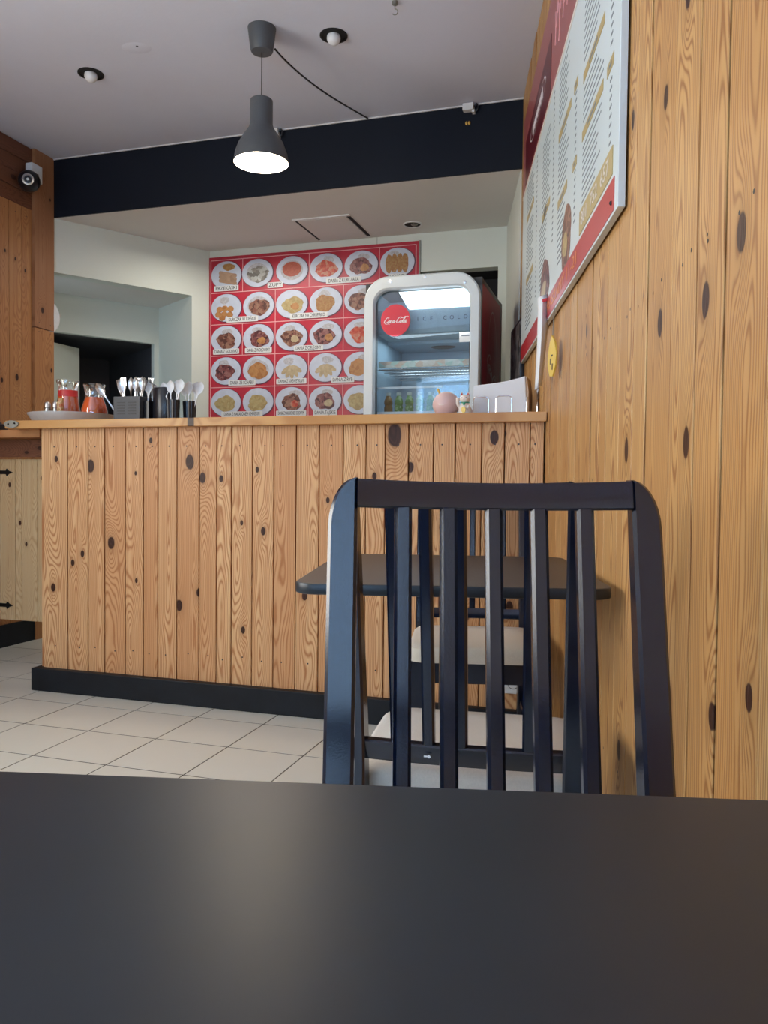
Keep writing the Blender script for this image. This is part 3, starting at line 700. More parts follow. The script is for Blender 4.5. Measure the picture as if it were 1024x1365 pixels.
DISH = [['roll', 'mush', 'tomato', 'red', 'maroon', 'cutlet'], ['gold', 'brown', 'noodle', 'cutlet', 'brown', 'gold'], ['brown', 'maroon', 'brown', 'maroon', 'red', 'brown'],
        ['maroon', 'gold', 'pale', 'pale', 'gold', 'red'], ['noodle', 'noodle', 'brown', 'maroon', 'noodle', 'pale']]
def blob(cx, cz, rx, rz, k=26, j=.18):
    ph = [rnd.uniform(0, 6.28) for _ in range(3)]
    return [(cx + rx * (1 + j * (.5 * math.sin(2 * a + ph[0]) + .35 * math.sin(5 * a + ph[1]) + .3 * math.sin(9 * a + ph[2]))) * math.cos(a),
             cz + rz * (1 + j * (.5 * math.sin(3 * a + ph[1]) + .35 * math.sin(6 * a + ph[2]))) * math.sin(a)) for a in [2 * PI * i / k for i in range(k)]]
for r in range(5):
    for c in range(6):
        cx = (c + .5) * .25 - .002; cz = HT - RZ[r] - .108
        if (r, c) == (0, 1): cx -= .01
        b = MB(); b.prism(ellipse(cx + .004, cz - .002, .122, .100, 36), -.0016, -.0012, 'plate_shadow')
        b.prism(ellipse(cx, cz, .117, .096, 36), -.0022, -.0015, 'plate_print'); 
        if (r, c) in ((0, 1), (0, 2), (1, 1), (3, 1)): b.prism(ellipse(cx, cz, .082, .066, 30), -.0026, -.0021, 'rice')
        p = b.build('printed_plate', pos)
        kind = DISH[r][c]; b = MB()
        if kind == 'roll':
            for k in range(3): b.prism([(cx - .06 + u * math.cos(.1) - v * math.sin(-.25), cz - .045 + k * .026 + u * -.22 + v) for u, v in rrect(0, .14, 0, .026, .011, 4)], -.0034 - k * .0002, -.0022, FOODS[kind])
            b.prism(blob(cx + .02, cz + .055, .045, .025), -.0030, -.0022, FOODS['cutlet'])
        elif kind in ('tomato',):
            b.prism(ellipse(cx + .0, cz + .008, .070, .050), -.0032, -.0022, FOODS[kind])
        elif kind == 'gold' and r == 1:
            for gx, gz in ((-.05, .0), (-.01, .005), (.035, .0), (-.06, -.035), (-.015, -.035), (.03, -.04), (-.03, -.06)): b.prism(ellipse(cx + gx, cz + gz - .01, .025, .021, 14), -.0034 - .0001 * abs(gx) * 10, -.0022, FOODS[kind])
        elif kind == 'pale':
            for k in range(5): a = .5 + k * .5; b.prism([(cx + .0 + u * math.cos(a) - v * math.sin(a), cz + .02 - (u * math.sin(a) + v * math.cos(a))) for u, v in ellipse(.045, 0, .045, .017, 14)], -.0034 - k * .0001, -.0022, FOODS[kind])
        elif kind == 'cutlet' and r == 0:
            for k in range(4): b.prism(blob(cx - .055 + k * .036, cz - .005, .024, .062, j=.1), -.0034 - k * .0001, -.0022, FOODS[kind])
        else:
            b.prism(blob(cx + rnd.uniform(-.01, .01), cz - .008, .074, .056), -.0034, -.0022, FOODS[kind])
            if rnd.random() < .5: b.prism(blob(cx + .025, cz - .018, .030, .024), -.0038, -.0033, FOODS[rnd.choice(['pale', 'red', 'gold'])])
        if kind not in ('tomato', 'mush', 'noodle', 'roll') and (r, c) != (1, 1):
            b.prism(blob(cx + rnd.uniform(-.02, .03), cz + .052, .040, .024), -.0030, -.0022, 'rice')
        b.build('printed_food', p)
caps = [(0, .5, 'PRZEKĄSKI', .19), (0, 2.0, 'ZUPY', .115), (0, 4.0, 'DANIA Z KURCZAKA', .25), (0, 5.5, 'LOKO', .12), (1, 1.0, 'KURCZAK W CIEŚCIE', .245), (1, 3.0, 'KURCZAK NA CHRUPIĄCO', .275), (1, 4.95, 'KACZKA', .15),
        (2, .5, 'DANIA Z GOLONKI', .205), (2, 1.5, 'DANIA Z WOŁOWINY', .205), (2, 3.0, 'DANIA Z CIELĘCINY', .215), (3, 1.0, 'DANIA ZE SCHABU', .21), (3, 2.5, 'DANIA Z KREWETKAMI', .225), (3, 4.0, 'DANIA Z RYB', .165),
        (4, 1.0, 'DANIA Z MAKARONEM CHIŃSKIM', .32), (4, 2.5, 'DANIA Z MAKARONEM SOJOWYM', .225), (4, 3.5, 'DANIA TAJSKIE', .175)]
for r, c, s_, wd in caps:
    if s_ == 'KACZKA': continue
    cx = c * .25; cz = HT - RZ[r + 1] + .028 + (.004 if r == 4 else 0)
    b = MB(); b.prism(rrect(cx - wd / 2, cx + wd / 2, cz - .019, cz + .019, .006, 4), -.0050, -.0040, 'label_print'); p = b.build('caption_box', pos)
    text('caption', s_, .034, 'ink', p, (cx, -.0055, cz), width=wd * .86)

# ================================================================== FRIDGE
FN = 3.90; FS = -1.025; FZ = 1.02
fr = thing('display_fridge', 'red and grey glass door drinks fridge standing behind the counter', 'fridge', CW(FS, FN, FZ), -A)
hw = .298; TOPZ = 1.985 - FZ
b = MB()
b.box(-hw, -hw + .03, .055, .66, 0, TOPZ, 'fridge_body', bev=.004); b.box(hw - .03, hw, .055, .66, 0, TOPZ, 'fridge_body', bev=.004)
b.box(-hw, hw, .055, .66, TOPZ - .03, TOPZ, 'fridge_dark', bev=.004); b.box(-hw, hw, .055, .66, 0, .20, 'fridge_dark'); b.box(-hw, hw, .60, .66, 0, TOPZ, 'fridge_dark')
# face plate around the opening
outer = [(-hw, 0), (hw, 0), (hw, TOPZ), (-hw, TOPZ)]
b.box(-hw, -hw + .06, .04, .06, 0, TOPZ, 'fridge_dark'); b.box(hw - .06, hw, .04, .06, 0, TOPZ, 'fridge_dark'); b.box(-hw, hw, .04, .06, TOPZ - .04, TOPZ, 'fridge_dark')
b.build('cabinet', fr)
# liner
b = MB()
b.box(-hw + .03, -hw + .04, .06, .6, .2, TOPZ - .03, 'fridge_in'); b.box(hw - .04, hw - .03, .06, .6, .2, TOPZ - .03, 'fridge_in'); b.box(-hw + .04, hw - .04, .58, .6, .2, TOPZ - .03, 'fridge_in')
b.box(-hw + .04, hw - .04, .30, .58, .70, TOPZ - .04, 'fridge_in'); b.lathe([(.05, -.001), (.04, -.006), (0, -.006)], 'fridge_dark', c=(.02, .42, .70), seg=24, sx=1.4)
b.box(-.15, .15, .574, .58, .40, .66, 'fridge_in'); 
for x in (-.14, .14): b.ball((x, .57, .64), .005, 'ink')
b.build('liner', fr)
b = MB(); b.prism([(.10, .775), (.10, .90), (.30, .90), (.30, .775)], -hw + .045, hw - .045, 'fridge_head')
b = MB(); b.box(-hw + .045, hw - .045, .085, .30, .715, .835, 'fridge_head', bev=.004); b.build('header_panel', fr)
hd = [o for o in bpy.data.objects if o.name.startswith('header_panel')][0]
for k, chr_ in enumerate('ICE COLD'):
    if chr_ != ' ': text('letter', chr_, .028, 'ink', hd, (-.035 + k * .035, .0835, .785))
b = MB(); b.prism([(-.135, .925), (-.085, .842), (.25, .842), (.25, .925)], .078, .11, 'fridge_light'); b.build('light_diffuser', fr)
fl = bpy.data.lights.new('fridge_lamp', 'AREA'); fl.size = .4; fl.energy = 2.2; fl.color = (.75, .9, 1); fo = bpy.data.objects.new('fridge_lamp', fl); fo.location = CW(FS, FN + .18, FZ + .70); COL.objects.link(fo)
# shelf with price strip and wires
sh = MB(); sh.box(-.240, .255, .085, .092, .545, .578, 'price_strip'); o = sh.build('price_rail', fr)
b = MB()
for k in range(34): x = -.235 + k * .0147; b.cyl((x, .09, .54), (x, .55, .54), .002, 'steel', 5)
for y in (.095, .2, .3, .4, .5): b.cyl((-.245, y, .536), (.255, y, .536), .003, 'steel', 6)
b.build('wire_shelf', fr)
b = MB(); b.box(-.258, .255, .066, .070, .318, .445, 'acrylic'); b.box(-.258, .10, .064, .072, .436, .446, 'plastic_white'); b.box(-.258, .255, .064, .072, .308, .320, 'plastic_white')
b.build('acrylic_bin', fr)
b = MB(); b.box(-.258, .255, .062, .58, .285, .300, 'steel'); b.box(-.258, .255, .060, .066, .272, .300, 'pink'); b.build('bottom_shelf', fr)
# door: rounded frame, glass, sticker
b = MB()
K = 10
oo = rrect(-hw + .003, hw - .003, .0, TOPZ + .025, .125, K); ii = rrect(-hw + .056, hw - .050, .09, TOPZ - .042, .075, K)
rows = [[(p[0], y, p[1]) for p in q] for q, y in ((oo, .04), (oo, .008), ([(p[0] * .985, .485 + (p[1] - .485) * .985) for p in oo], 0.0), ([(p[0] * 1.02, .485 + (p[1] - .485) * 1.02) for p in ii], 0.0), (ii, .008), (ii, .04), (oo, .04))]
b.grid(rows, 'fridge_frame', True, closed=True); dr = b.build('door_frame', fr)
for x, z in ((-.155, .962), (.02, .975), (.22, .935)):
    b = MB(); q = Matrix.Translation((x, 0, z)) @ Matrix.Rotation(PI / 2, 4, 'X'); b.lathe([(.009, 0), (.008, .002), (0, .003)], 'steel', seg=12, mtx=q); b.build('screw', dr)
b = MB(); b.prism(ii, .036, .040, 'glass'); b.build('door_glass', fr)
b = MB(); b.box(.19, .245, .034, .0355, .652, .700, 'label_print'); b.box(.20, .24, .0335, .034, .680, .686, 'sign_text'); b.build('small_sticker', fr)
SCRIPT = [
 [(1.55, 1.45), (1.75, 1.75), (1.55, 2.0), (1.15, 1.85), (.7, 1.25), (.5, .6), (.62, .12), (1.0, -.02), (1.4, .2), (1.7, .5)],
 [(2.35, .85), (2.0, .75), (1.8, .35), (1.95, .0), (2.25, .05), (2.5, .45), (2.42, .85), (2.3, .7), (2.7, .78)],
 [(3.3, .75), (3.1, .9), (2.8, .6), (2.75, .15), (3.0, .0), (3.3, .25), (3.5, .45)],
 [(4.1, .75), (3.85, .9), (3.55, .55), (3.5, .1), (3.75, .05), (4.0, .5), (4.15, .9), (4.02, .25), (4.15, .0), (4.4, .2)],
 [(4.35, .45), (4.75, .5)],
 [(6.0, 1.35), (6.25, 1.75), (6.0, 2.0), (5.55, 1.8), (5.1, 1.15), (4.95, .5), (5.1, .08), (5.5, .0), (5.9, .3), (6.1, .6)],
 [(6.1, 1.95), (6.8, 1.6), (7.5, 1.75), (8.2, 2.1), (8.9, 1.95)],
 [(6.75, .85), (6.4, .75), (6.2, .35), (6.35, .0), (6.65, .05), (6.9, .45), (6.82, .85), (6.7, .7), (7.1, .78)],
 [(7.1, .5), (7.5, 1.2), (7.75, 1.9), (7.55, 2.1), (7.3, 1.4), (7.2, .5), (7.3, .02), (7.65, .2)],
 [(8.3, .75), (8.05, .9), (7.75, .55), (7.7, .1), (7.95, .05), (8.2, .5), (8.35, .9), (8.22, .25), (8.4, .0), (8.75, .3)],
 [(.95, -.05), (1.3, -.35), (2.0, -.3), (2.7, -.45)]]
def script_mesh(b, width, m, y=-.0006, mtx=None, pen=.17):
    sc = width / 8.9
    for st in SCRIPT:
        P = [Vector(p) for p in st]; out = []
        Q = [P[0] * 2 - P[1]] + P + [P[-1] * 2 - P[-2]]
        for i in range(1, len(Q) - 2):
            for k in range(6):
                t = k / 6; p0, p1, p2, p3 = Q[i - 1:i + 3]
                out.append(.5 * ((2 * p1) + (-p0 + p2) * t + (2 * p0 - 5 * p1 + 4 * p2 - p3) * t * t + (-p0 + 3 * p1 - 3 * p2 + p3) * t ** 3))
        out.append(P[-1]); a, c = [], []
        for i, p in enumerate(out):
            d = (out[min(i + 1, len(out) - 1)] - out[max(i - 1, 0)]); d = d.normalized() if d.length > 1e-6 else Vector((1, 0)); nn = Vector((-d.y, d.x))
            wv = pen * (.45 + .75 * abs(d.y)); wv *= min(1, (i + 1.5) / 4, (len(out) - i + .5) / 4)
            for q, s in ((a, 1), (c, -1)):
                v = p + nn * wv * .5 * s; q.append(Vector(((v.x + .28 * v.y - 4.6) * sc, y, (v.y - .9) * sc)))
        if mtx is not None: a = [mtx @ v for v in a]; c = [mtx @ v for v in c]
        b.grid([a, c], m, False)
b = MB(); b.prism(ellipse(-.138, .775, .077, .080, 40), .0335, .0350, 'disc_red'); st = b.build('round_sticker', fr)
b = MB(); script_mesh(b, .128, 'script_white', 0, Matrix.Translation((-.138, .0322, .775)), pen=.26); b.build('script_lettering', st)
# side emblem: embossed oval with script
b = MB()
q = Matrix.Translation((hw + .001, .36, .53)) @ Matrix.Rotation(PI / 2, 4, 'Z') @ Matrix.Rotation(0.5, 4, 'Y')
script_mesh(b, .36, 'script_dim', -.0005, q, pen=.30)
rows = [[(hw + .001, .36 + k * .15 * math.cos(a), .53 + k * .33 * math.sin(a)) for a in [2 * PI * i / 48 for i in range(48)]] for k in (1.0, .975)]
b.grid(rows, 'script_dim', False, closed=True); b.build('side_emblem', fr)
# fridge bottles
def bottle_mesh():
    b = MB(); b.lathe([(0, 0), (.020, 0), (.022, .004), (.022, .045), (.018, .055), (.022, .065), (.021, .080), (.012, .100), (.010, .104)], 'green_label', seg=20)
    b.lathe([(.010, .104), (.0125, .106), (.0125, .120), (0, .121)], 'bottle_cap', seg=16); return b
labs = ['farthest left drink bottle in the fridge, amber at the base', 'second green bottle from the left in the fridge', 'third green bottle from the left in the fridge', 'fourth green bottle from the left in the fridge', 'fifth green bottle from the left in the fridge', 'green bottle in the fridge above the pink ornament', 'green bottle at the right end of the fridge bin']
for k in range(7):
    t = thing('drink_bottle', labs[k], 'bottle', fr.matrix_basis @ Vector((-.195 + k * .058, .115, .301)) if False else CW(FS - .195 + k * .056, FN + .115, FZ + .301), -A, 'green drink bottles in the fridge')
    b = MB(); b.lathe([(0, 0), (.020, 0), (.022, .004), (.022, .045), (.018, .055), (.022, .065), (.021, .080), (.012, .100), (.010, .104)], 'green_label' if k else 'bottle_amber', seg=20); b.build('bottle_body', t)
    b = MB(); b.lathe([(.010, .104), (.0125, .106), (.0125, .120), (0, .121)], 'bottle_cap', seg=16); b.build('cap', t)
# worktop the fridge stands on
bc = thing('kitchen_bench', 'low kitchen bench carrying the drinks fridge behind the counter', 'bench', CW(-1.1, 4.25, 0), -A)
b = MB(); b.prism([(-.55, -.38), (s_wall(3.87, .02) + 1.1, -.38), (s_wall(4.67, .02) + 1.1, .42), (-.55, .42)], .98, 1.019, 'steel', axis='z'); b.build('bench_top', bc)
for x in (-.5, .28):
    for y in (-.33, .37): b = MB(); b.box(x - .02, x + .02, y - .02, y + .02, 0, .98, 'steel'); b.build('bench_leg', bc)

# ================================================================== WALL MENU BOARD
BY, BZ = 3.95, 1.555
mb = thing('menu_board', 'long white wall menu board with red bands on the pine wall', 'menu board', (WX - .014, BY, BZ), -PI / 2)
BW, BH = 2.185, 1.145
b = MB(); b.box(0, BW, -.006, .010, 0, BH, 'sign_white', bev=.001, seg=1); b.build('board', mb)
b = MB(); b.box(.0, BW - .035, -.0075, -.006, .006, .078, 'red_band'); b.build('lower_band', mb)
b = MB(); b.box(.0, BW, -.0075, -.006, .785, BH - .006, 'rose_band'); b.box(0, BW, -.008, -.006, .772, .786, 'cream'); ub = b.build('upper_band', mb)
b = MB(); b.box(.12, 1.02, -.0085, -.0075, .80, 1.0, 'maroon')
rows = [[(.60 + k * .27 * math.cos(a), -.009, .92 + k * .045 * math.sin(a)) for a in [2 * PI * i / 40 for i in range(40)]] for k in (1.0, .96)]
b.grid(rows, 'script_white', False, closed=True)
em = b.build('dark_panel', ub); 
b = MB()
for k in range(14): b.box(.42 + k * .026, .437 + k * .026, -.0092, -.0086, .905 - .012 * (k % 2), .935, 'script_white')
b.build('emblem_lettering', ub)
b = MB()                                              # pale script-like strokes along the upper band (unreadable in the photo)
for k in range(34):
    x = 1.12 + k * .030; z = .87 + .05 * (k % 3) + rnd.uniform(0, .04)
    b.tube([(x, -.0078, z), (x + .012, -.0078, z + .04), (x + .006, -.0078, z + .07 + rnd.uniform(0, .05))], .0028, 'print_line', 4)
b.build('band_strokes', ub)
def lines(x0, x1, z0, z1, step, m='sign_text', th=.0050, ragged=.35, seed=1):
    r2 = random.Random(seed); z = z1
    while z > z0:
        x = x0; xe = x1 - r2.uniform(0, ragged) * (x1 - x0)
        while x < xe:
            wl = r2.uniform(.014, .05); B.box(x, min(x + wl, xe), -.0066, -.0059, z - th, z, m); x += wl + .006
        z -= step
B = MB()
def zb(z): return z - BZ
lines(1.72, 2.0, zb(1.93), zb(2.02), .020, seed=2); lines(1.72, 2.0, zb(2.08), zb(2.32), .020, seed=12); lines(1.72, 2.0, zb(1.71), zb(1.87), .018, seed=3)
lines(1.24, 1.47, zb(2.13), zb(2.30), .019, seed=4); lines(1.24, 1.46, zb(1.90), zb(2.07), .019, seed=5); lines(1.24, 1.40, zb(1.68), zb(1.86), .019, seed=6)
lines(.80, 1.03, zb(2.0), zb(2.25), .019, seed=7); lines(.72, .95, zb(1.72), zb(1.96), .018, seed=8)
lines(.20, .50, zb(2.20), zb(2.31), .018, seed=9); lines(.20, .50, zb(1.93), zb(2.12), .018, seed=10); lines(.20, .50, zb(1.68), zb(1.86), .018, seed=11)
for x, za, zz in ((2.09, 1.72, 2.31), (1.59, 1.70, 2.08), (1.11, 1.80, 2.31), (.60, 1.72, 2.30)):
    z = zz
    while z > za:
        if not (x > 2 and 1.88 < z < 1.93): B.box(x - .012, x + .012, -.0066, -.0059, zb(z) - .006, zb(z), 'sign_text')
        z -= .020
o = B.build('price_list_print', mb, autosm=False); o['kind'] = 'stuff'
B = MB()
for x0, x1, z in ((1.715, 2.005, 2.053), (1.71, 2.0, 1.901), (2.045, 2.12, 1.902), (1.555, 1.62, 2.10), (1.24, 1.50, 2.093), (1.24, 1.44, 1.878), (1.55, 1.62, 1.88), (.80, 1.03, 1.975), (.20, .49, 2.165), (.21, .49, 1.888), (.86, .93, 1.98)):
    b = MB(); b.box(x0, x1, -.0072, -.0059, zb(z) - .013, zb(z) + .013, 'sign_gold'); hb = b.build('heading_bar', mb)
    b = MB(); xm = (x0 + x1) / 2; b.box(xm - (x1 - x0) * .2, xm + (x1 - x0) * .2, -.0076, -.0071, zb(z) - .004, zb(z) + .004, 'sign_text'); b.build('heading_print', hb)
b = MB(); b.box(1.69, 2.128, -.0078, -.0059, zb(1.645), zb(1.708), 'sign_gold'); pp = b.build('phone_plate', mb)
text('phone_number', '801  752  657', .050, 'cream', pp, (1.905, -.0086, zb(1.6765)), width=.37)
text('band_lettering', 'ZAPRASZAMY 11-21', .052, 'orange_print', mb, (1.26, -.0082, .042), width=.80)['kind'] = 'stuff'
for cx, cz, rx, rz, k in ((1.44, zb(1.71), .095, .105, 'brown'), (.91, zb(1.70), .13, .095, 'maroon')):
    b = MB(); b.prism(blob(cx, cz, rx, rz, j=.12), -.0070, -.0059, FOODS[k]); b.prism(blob(cx - .02, cz - .01, rx * .5, rz * .35), -.0074, -.0069, FOODS['pale' if k == 'maroon' else 'noodle']); b.build('dish_print', mb)
b = MB(); b.ball((2.125, -.0075, .028), .005, 'ink'); b.ball((1.35, -.0075, .96), .006, 'ink'); b.build('screw', mb)
# black framed picture leaning beyond the board
pf = thing('picture_frame', 'black framed marbled picture standing by the left end of the menu board', 'picture', (WX - .03, 4.15, 1.26), -PI / 2 + .05)
b = MB(); b.box(-.18, .18, 0, .02, 0, .52, 'black', bev=.002); b.build('frame', pf)
b = MB(); b.box(-.165, .165, -.002, 0, .015, .505, 'marble'); b.build('print', pf)
# folded leaflet hanging below the board
lf = thing('paper_leaflet', 'folded paper leaflet strip hanging from the lower edge of the menu board', 'leaflet', (WX - .003, 2.98, 1.32), 0)
b = MB(); rows = []
for i in range(13):
    f = i / 12; z = .33 * (1 - f); x0 = -.050 - .006 * f; x1 = -.004 - .024 * f; y = -.03 * math.sin(f * PI)
    rows.append([(x0, y - .02, z - .010), (x0 + (x1 - x0) * .35, y - .035, z - .004), (x0 + (x1 - x0) * .7, y - .02, z + .004), (x1, y, z + .010)])
b.grid(rows, 'paper', True); lo_ = b.build('sheet', lf); sm = lo_.modifiers.new('thickness', 'SOLIDIFY'); sm.thickness = .0012
b = MB(); b.prism([(-.036, .300), (-.020, .304), (-.020, .315), (-.036, .311)], -.042, -.038, 'red'); b.build('red_mark', lf)
b = MB(); b.prism([(-.050, .008), (-.036, .014), (-.046, -.022)], -.022, -.018, 'paper'); b.build('torn_tip', lf)
# yellow tag on a string
yt = thing('yellow_tag', 'yellow pointed tag hanging on a string against the pine wall', 'tag', (WX - .020, 2.74, 1.34), -PI / 2 + .16)
pts = [(-.0, .125), (.022, .10), (.036, .06), (.030, .02), (.010, -.012), (-.012, -.008), (-.028, .03), (-.026, .07), (-.014, .105)]
b = MB(); b.prism([(x * 1.5, z) for x, z in pts], -.010, -.004, 'yellow', bev=.001); b.build('tag_plate', yt)
b = MB(); b.box(-.012, -.006, -.011, -.010, .03, .05, 'ink'); b.box(.0, .016, -.011, -.010, .055, .06, 'ink'); b.box(.01, .018, -.011, -.010, .01, .03, 'ink'); b.build('tag_print', yt)
b = MB(); b.tube([(0, -.006, .12), (.005, -.006, .17), (.012, -.004, .215)], .0012, 'grey_metal', 5); b.build('string', yt)

# ================================================================== THINGS ON THE COUNTER
TZ = 1.2435
def ctr(s, n, z=0.0): return CW(s, n, TZ + z)
# tray: front edge above the ledge
tr_s, tr_n = -2.575, 3.275
b = MB(); b.lathe([(0, .004), (.165, .004), (.190, .043), (.200, .043), (.198, .037), (.172, 0), (0, 0)], 'tray', seg=56)
tag(b.build('serving_tray', None, ctr(tr_s, tr_n), CR), 'round metal serving tray at the left end of the counter top', 'tray')
TT = .0045
def shaker(label, s, n, cap='steel'):
    t = thing('shaker', label, 'shaker', ctr(s, n, TT), -A, 'glass shakers on the tray')
    b = MB(); b.lathe([(0, 0), (.017, 0), (.018, .003), (.017, .060), (.014, .068), (.013, .071)], 'jar_glass', seg=20); b.build('glass_body', t)
    b = MB(); b.lathe([(0, .001), (.0155, .001), (.0155, .048), (.0125, .066), (0, .067)], 'steel', seg=16); b.build('contents', t)
    b = MB(); b.lathe([(.015, .069), (.0155, .086), (.010, .095), (0, .097)], cap, seg=20); b.build('cap', t)
shaker('glass shaker with steel cap, leftmost on the tray', -2.668, 3.215); shaker('glass shaker with steel cap, next to the sachet glass', -2.622, 3.215)
shaker('glass shaker standing behind the front pair on the tray', -2.648, 3.262)
def jug(label, s, n, scale, red=False, fill=.6):
    t = thing('glass_jug', label, 'jug', ctr(s, n, TT), -A + 2.4, 'glass jugs of red sauce on the tray')
    k = scale
    prof = [(0,.003),(.05,.003),(.058,.012),(.062,.04),(.060,.065),(.050,.095),(.042,.118),(.041,.135),(.046,.165),(.051,.180),(.049,.184)]
    if red: prof = [(0,.003),(.055,.003),(.062,.012),(.060,.05),(.052,.10),(.046,.14),(.044,.16),(.047,.185),(.054,.207),(.052,.215)]
    prof = [(r * k, z * k) for r, z in prof]
    b = MB(); b.lathe(prof, 'jar_glass', seg=36)
    b.tube([(.050 * k, 0, prof[-2][1] * .93), (.085 * k, 0, prof[-2][1] * .90), (.092 * k, 0, .11 * k), (.056 * k, 0, .06 * k)], .006, 'jar_glass', 8)
    b.build('jug_glass', t)
    b = MB(); top_ = fill; pr = [(0, .005)] + [(r - .003, z) for r, z in prof[1:] if z < top_]
    pr += [(pr[-1][0] - .002, top_), (0, top_)]
    b.lathe(pr, 'sauce', seg=32); b.build('sauce', t)
    if red: b = MB(); b.lathe([(.0475, .132), (.0455, .163)], 'red_wrap', seg=32); b.build('red_rim_band', t)
jug('tall glass jug of red sauce with a red band, left on the tray', -2.655, 3.345, 1.0, True, .162)
jug('round bellied glass jug of red sauce, right on the tray', -2.470, 3.30, 1.0, False, .120)
t = thing('sachet_glass', 'small glass holding gold sachets in front of the red banded jug', 'glass', ctr(-2.580, 3.195, TT), -A)
b = MB(); b.lathe([(0, 0), (.016, 0), (.019, .045)], 'jar_glass', seg=20); b.build('glass_body', t)
b = MB(); b.box(-.012, .012, -.010, .010, .003, .092, 'gold_pack', bev=.002); b.box(-.008, .014, -.002, .008, .05, .110, 'gold_pack', bev=.002); b.build('sachets', t)
# cutlery box and tubs
cb = thing('cutlery_box', 'black vented cutlery box full of metal spoons and forks', 'cutlery box', ctr(-2.240, 3.28), -A)
b = MB(); b.box(-.070, .070, -.055, -.051, 0, .118, 'box_plastic', bev=.001, seg=1); b.box(-.070, .070, .051, .055, 0, .118, 'box_plastic'); b.box(-.070, -.066, -.051, .051, 0, .118, 'box_plastic'); b.box(.066, .070, -.051, .051, 0, .118, 'box_plastic'); b.box(-.066, .066, -.051, .051, 0, .004, 'black'); b.build('box_body', cb)
b = MB()
for x0 in (-.050, .008):
    for k in range(5): b.box(x0, x0 + .042, -.0562, -.0545, .035 + k * .013, .040 + k * .013, 'ink')
b.build('vent_slots', cb)
def spoon_mesh(m, length=.19, fork=False, heart=False, fat=1.2):
    b = MB(); rows = []
    prof = [(0, .0035), (.03, .0040), (.11, .0022), (.125, .0035), (.14, .0125), (.158, .0155), (.175, .0125), (.188, .001)]
    if heart: prof = [(0, .003), (.1, .004), (.115, .008), (.135, .019), (.150, .017), (.158, .006)]
    k = length / prof[-1][0]
    if fork: prof = [(0, .0040), (.03, .0042), (.11, .0022), (.125, .004), (.140, .0092), (.152, .0095)]
    for z, r in prof:
        r = r * (fat if z > .12 else 1)
        cup = .006 * max(0, (r - .004) / .012)
        rows.append([(-r, -.0008, z * k), (-r * .5, cup - .0008, z * k), (0, cup * 1.3 - .0008, z * k), (r * .5, cup - .0008, z * k), (r, -.0008, z * k),
                     (r, .0008, z * k), (r * .5, cup + .0008, z * k), (0, cup * 1.3 + .0008, z * k), (-r * .5, cup + .0008, z * k), (-r, .0008, z * k)])
    b.grid(rows, m, True, closed=True, caps=(True, True))
    if fork:
        for i in range(4): x = (-.0098 + i * .0065) * fat; b.box(x - .0018, x + .0018, -.001, .001, .150 * k, .188 * k, m)
    o = b.build('tmp'); d = o.data; bpy.data.objects.remove(o); return d
SP, FK = spoon_mesh('steel'), spoon_mesh('steel', fork=True); WS, WH = spoon_mesh('plastic_white'), spoon_mesh('plastic_white', .17, heart=True); WS2 = spoon_mesh('plastic_white', .175, fat=1.45)
kinds = [('spoon', -2.236, 3.262, -.55, .30, 'spoon leaning far left out of the cutlery box'), ('fork', -2.225, 3.30, -.20, .1, None), ('fork', -2.205, 3.27, -.05, .1, None), ('spoon', -2.193, 3.255, -.22, -.1, None), ('fork', -2.19, 3.30, .12, .0, None),
         ('spoon', -2.168, 3.25, -.05, -.05, None), ('fork', -2.165, 3.30, .06, .1, None), ('spoon', -2.148, 3.25, .02, 0, None), ('fork', -2.14, 3.305, -.08, 0, None), ('spoon', -2.128, 3.26, .10, -.08, None), ('fork', -2.118, 3.29, .18, 0, None), ('spoon', -2.112, 3.25, .02, .02, None)]
ORD = ['leftmost', 'second from the left', 'third from the left', 'fourth from the left', 'fifth from the left', 'rightmost']
cnt = {'spoon': 0, 'fork': 0}
for nm, s, n, lean, pitch, lb in kinds:
    s = -2.240 + (s + 2.172) * 1.0; n = 3.28 + (n - 3.28) * .8
    o = link(nm, SP if nm == 'spoon' else FK, None, ctr(s, n, .020), (pitch * .6, lean * 1.0, -A + rnd.uniform(-.3, .3)))
    lb = '%s metal %s standing %s in the vented cutlery box' % (ORD[cnt[nm]], nm, 'bowl up' if nm == 'spoon' else 'prongs up'); cnt[nm] += 1
    tag(o, lb, nm, 'metal spoons in the cutlery box' if nm == 'spoon' else 'metal forks in the cutlery box')
# tall black tub group
tub = thing('black_canister', 'glossy black canister between the cutlery box and the white spoons', 'canister', ctr(-2.078, 3.30), -A)
b = MB(); b.lathe([(0, 0), (.058, 0), (.060, .004), (.060, .150), (.056, .158), (.048, .160), (.046, .150), (.046, .01), (0, .01)], 'black', seg=36); b.build('canister_body', tub)
b = MB(); b.lathe([(.047, .156), (.03, .162), (0, .163)], 'black', seg=30); b.build('lid', tub)
b = MB(); b.box(-.090, -.088, -.045, .045, 0, .10, 'black'); b.box(-.066, -.064, -.045, .045, 0, .10, 'black'); b.box(-.088, -.066, -.045, -.043, 0, .10, 'black'); b.box(-.088, -.066, .043, .045, 0, .10, 'black'); b.build('side_holder', tub)
for s, n, lean, lb in ((-2.157, 3.275, .0, 'white heart shaped plastic spoon at the left of the black canister'), (-2.154, 3.30, .03, 'white plastic spoon leaning right beside the black canister'), ):
    tag(link('plastic_spoon', WH, None, ctr(s, n, .012), (0, lean, -A)), lb, 'spoon', 'white plastic spoons')
cups = []
